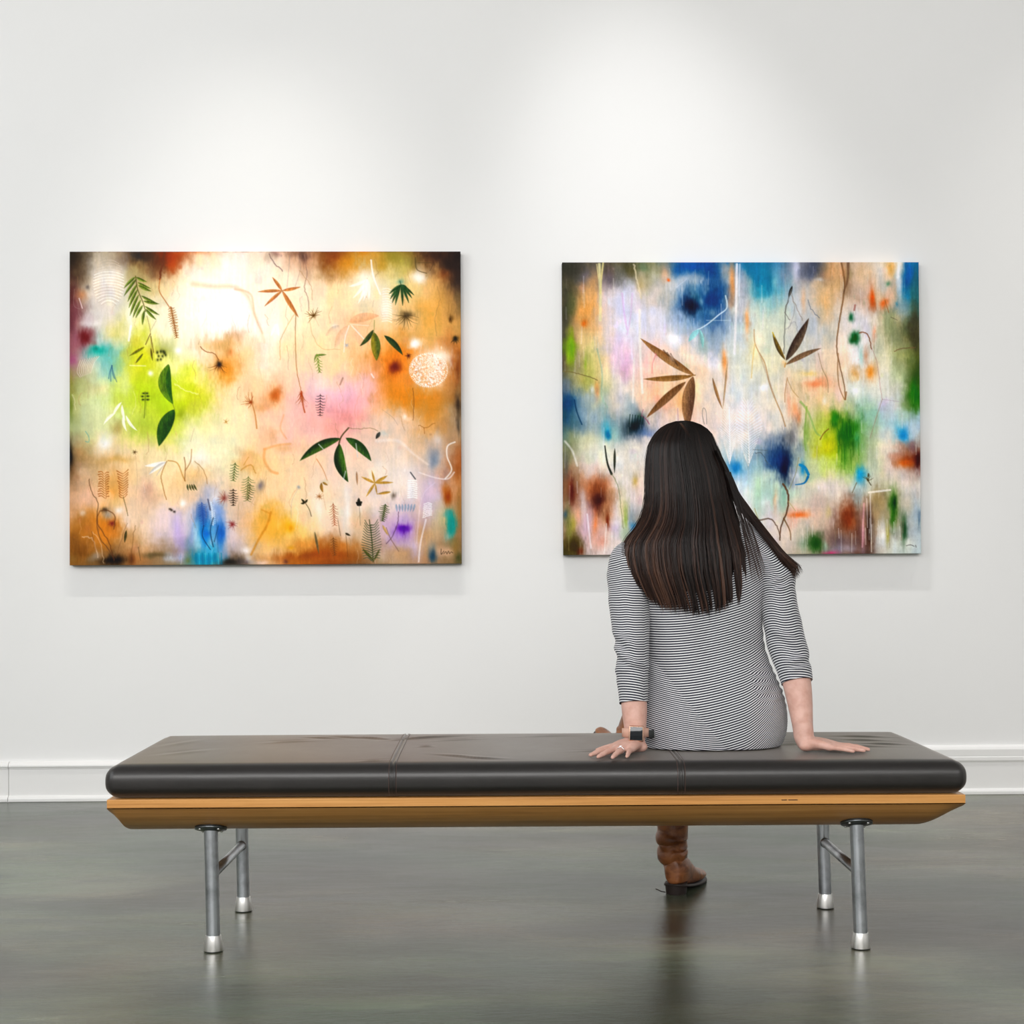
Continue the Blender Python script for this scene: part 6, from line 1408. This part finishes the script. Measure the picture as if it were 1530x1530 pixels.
def foot_mesh(heel, dirv, up, L, W, mat, par, hh=.052):
    """vamp+heel counter as a loft of D sections from the heel to the toe, sole and stacked heel under it"""
    d = Vector(dirv).normalized(); u = Vector(up); u = (u-d*u.dot(d)).normalized(); s = d.cross(u)
    prof = [(-.008, .36, 1.05, .0), (.0, .62, 1.35, .0), (.022, .80, 1.62, 0), (.045, .84, 1.72, 0), (.075, .84, 1.60, 0), (.11, .86, 1.24, 0), (.15, .95, .88, 0), (.19, 1.0, .64, 0), (.22, .92, .56, 0), (.245, .70, .50, 0), (.258, .40, .36, 0), (.262, .12, .18, 0)]
    drop = lambda t_: 0.022*max(0, 1-t_/.16)**1.3     # heel stands on its block
    v = []; n = 28
    for t_, w_, h_, _ in prof:
        t2 = t_*L/.262; w2 = w_*W; h2 = h_*hh; z0 = drop(t_)+.006
        for k in range(n):
            a = 2*math.pi*k/n; c_, s_ = math.cos(a), math.sin(a)
            zz = z0+h2*(.5+.5*s_) if s_ > 0 else z0+h2*.5*(1+s_*.98)
            cc = math.copysign(abs(c_)**.55, c_) if s_ < 0 else c_
            v.append(Vector(heel)+d*t2+s*(w2*cc*(1-.16*max(0, s_)))+u*zz)
    f = []
    for i in range(len(prof)-1):
        for k in range(n): f.append((i*n+k, (i+1)*n+k, (i+1)*n+(k+1) % n, i*n+(k+1) % n))
    f.append(tuple(range(n))); f.append(tuple((len(prof)-1)*n+k for k in range(n-1, -1, -1)))
    m = M(); m.add(v, f); o = in_person(m, 'vamp', mat, par)
    sb = o.modifiers.new('sub', 'SUBSURF'); sb.levels = 1; sb.render_levels = 2
    # sole
    m = M(); v = []; k2 = len(prof)
    for t_, w_, h_, _ in prof:
        t2 = t_*L/.262; w2 = w_*W*1.0+.0005; z0 = drop(t_)+.0075
        c0 = Vector(heel)+d*t2
        v += [c0-s*w2+u*z0, c0+s*w2+u*z0, c0+s*w2+u*(z0-.006), c0-s*w2+u*(z0-.006)]
    f = []
    for i in range(k2-1):
        for a in range(4): f.append((i*4+a, (i+1)*4+a, (i+1)*4+(a+1) % 4, i*4+(a+1) % 4))
    f += [(0, 1, 2, 3), ((k2-1)*4+3, (k2-1)*4+2, (k2-1)*4+1, (k2-1)*4)]
    m.add(v, f); in_person(m, 'sole', MAT_SOLE, par)
    # stacked heel
    m = M(); v = []
    for z, g in ((.030, 1.0), (.020, .97), (.004, .92), (.0, .90)):
        for k in range(24):
            a = 2*math.pi*k/24; c_, s_ = math.cos(a), math.sin(a)
            xx = .026+.031*c_*g if c_ > 0 else .026+.034*c_*g
            v.append(Vector(heel)+d*xx+s*(W*.74*g*math.copysign(abs(s_)**.75, s_))+u*z)
    f = [(i*24+k, i*24+(k+1) % 24, (i+1)*24+(k+1) % 24, (i+1)*24+k) for i in range(3) for k in range(24)]
    f += [tuple(range(23, -1, -1)), tuple(72+k for k in range(24))]
    m.add(v, f); h = in_person(m, 'heel', MAT_SOLE, par); crisp(h); return d, u, s
sh1 = []
for px0, px1, z in ((970, 1034, .400), (973, 1032, .330), (978, 1031, .250), (981, 1029, .200), (982.5, 1027.5, .170), (979.5, 1028, .150), (983.5, 1026, .135), (981.5, 1027, .118), (983, 1028, .104), (990, 1025, .093), (993, 1023, .075), (994, 1022, .055)):
    a = proj_at(px0, 1250, -1.722).x; b = proj_at(px1, 1250, -1.722).x
    sh1.append(((a+b)/2, -1.722+.004*(z < .1), z, (b-a)/2, (b-a)/2*(1.08 if z > .09 else 1.22)))
b1 = boot(sh1, None, 'tan leather boot standing on the floor')
foot_mesh((.5310, -1.762, .0005), (.40, .92, 0), (0, 0, 1), .245, .0415, MAT_BOOT, b1, .056)
m = M(); m.tube([proj_at(994, 1333, -1.752), proj_at(988, 1332, -1.758), proj_at(983, 1329.5, -1.76), proj_at(979.5, 1328, -1.757)], .0014, 8); in_person(m, 'strap_end', MAT_SOLE, b1)
sh2 = [(0.516, -1.672, 0.592, 0.052, 0.052), (0.494, -1.652, 0.545, 0.053, 0.052), (0.47, -1.637, 0.5, 0.053, 0.051), (0.444, -1.622, 0.448, 0.049, 0.049), (0.42, -1.608, 0.4, 0.042, 0.044), (0.406, -1.6, 0.367, 0.04, 0.043), (0.4, -1.596, 0.35, 0.037, 0.042)]
b2 = boot(sh2, None, 'tan leather boot of the crossed leg', .6)
foot_mesh((.417, -1.628, .312), (-.29, .85, .40), (.30, -.20, .9), .235, .030, MAT_BOOT, b2, .050)

# ---- watch and ring
wc_ = proj_at(946.5, 1100, -2.343)
watch = M()
def oriented(m, c, ax, ay, az):
    m.v = [tuple(Vector(c)+ax*p[0]+ay*p[1]+az*p[2]) for p in m.v]
ax = Vector((1, -.10, -.03)).normalized(); az = Vector((-.10, -1, .10)).normalized(); ay = az.cross(ax).normalized(); ax = ay.cross(az)
# strap: band round the forearm
AW = Vector((wl.x, -2.2990, .5085))
prof = []
v = []; f = []; N = 48
for k in range(N):
    a = 2*math.pi*k/N; r_ = Vector((.0305*math.cos(a), .0285*math.sin(a), 0))
    o_ = r_.normalized()
    for (dr, dz) in ((0, -.011), (.0022, -.0105), (.0022, .0105), (0, .011)):
        v.append(AW+r_+o_*dr+Vector((0, 0, dz-.10*(r_.y))))
for k in range(N):
    for j in range(4): f.append((k*4+j, ((k+1) % N)*4+j, ((k+1) % N)*4+(j+1) % 4, k*4+(j+1) % 4))
m = M(); m.add(v, f)
strap = at_person(m.obj('wristwatch', MAT_STRAP)); strap['label'] = 'pinkish leather watch strap'
wc_ = AW+Vector((-.0012, -.0325, .001))
m = M(); m.box(-.0180, -.0190, -.005, .0180, .0190, .0050); oriented(m, wc_, ax, ay, az); cs = in_person(m, 'watch_case', MAT_RGOLD, strap); bevel(cs, .0035, 4)
m = M(); m.box(-.0150, -.0160, .0048, .0150, .0160, .0058); oriented(m, wc_, ax, ay, az); gl = in_person(m, 'watch_screen', MAT_GLASS, strap); bevel(gl, .0006, 2)
m = M(); m.tube([(0.0, -.0195, 0), (0.0, -.0225, 0)], .003, 16); oriented(m, wc_+ax*.006, ax, ay, az); in_person(m, 'watch_crown', MAT_RGOLD, strap)
m = M(); m.box(-.004, -.010, -.009, .004, .010, .009); oriented(m, AW+Vector((.0355, -.004, -.004)), Vector((.3, -.95, 0)), Vector((0, 0, 1)), Vector((1, .3, 0))); bk = in_person(m, 'strap_buckle', MAT_RUBBER, strap); bevel(bk, .002, 2)
# ring on the ring finger
p0, p1 = FL[2][0], FL[2][1]; c0 = p0.lerp(p1, .50); d = (p1-p0).normalized()
m = M(); a_ = d.cross(Vector((0, 0, 1))).normalized(); b_ = a_.cross(d)
pts = [c0+(a_*math.cos(2*math.pi*k/32)+b_*math.sin(2*math.pi*k/32))*.0090 for k in range(33)]
m.tube(pts, .0010, 8, False)
ring = at_person(m.obj('ring', MAT_SILVER))
m = M(); g = c0+Vector((0, 0, .0105)); m.lathe([(.0005, -.0022), (.0034, .0), (.0030, .0012), (.0018, .0020)], g, 10); gm = in_person(m, 'gemstone', MAT_GEM, ring)
gm.data.polygons.foreach_set('use_smooth', [False]*len(gm.data.polygons))
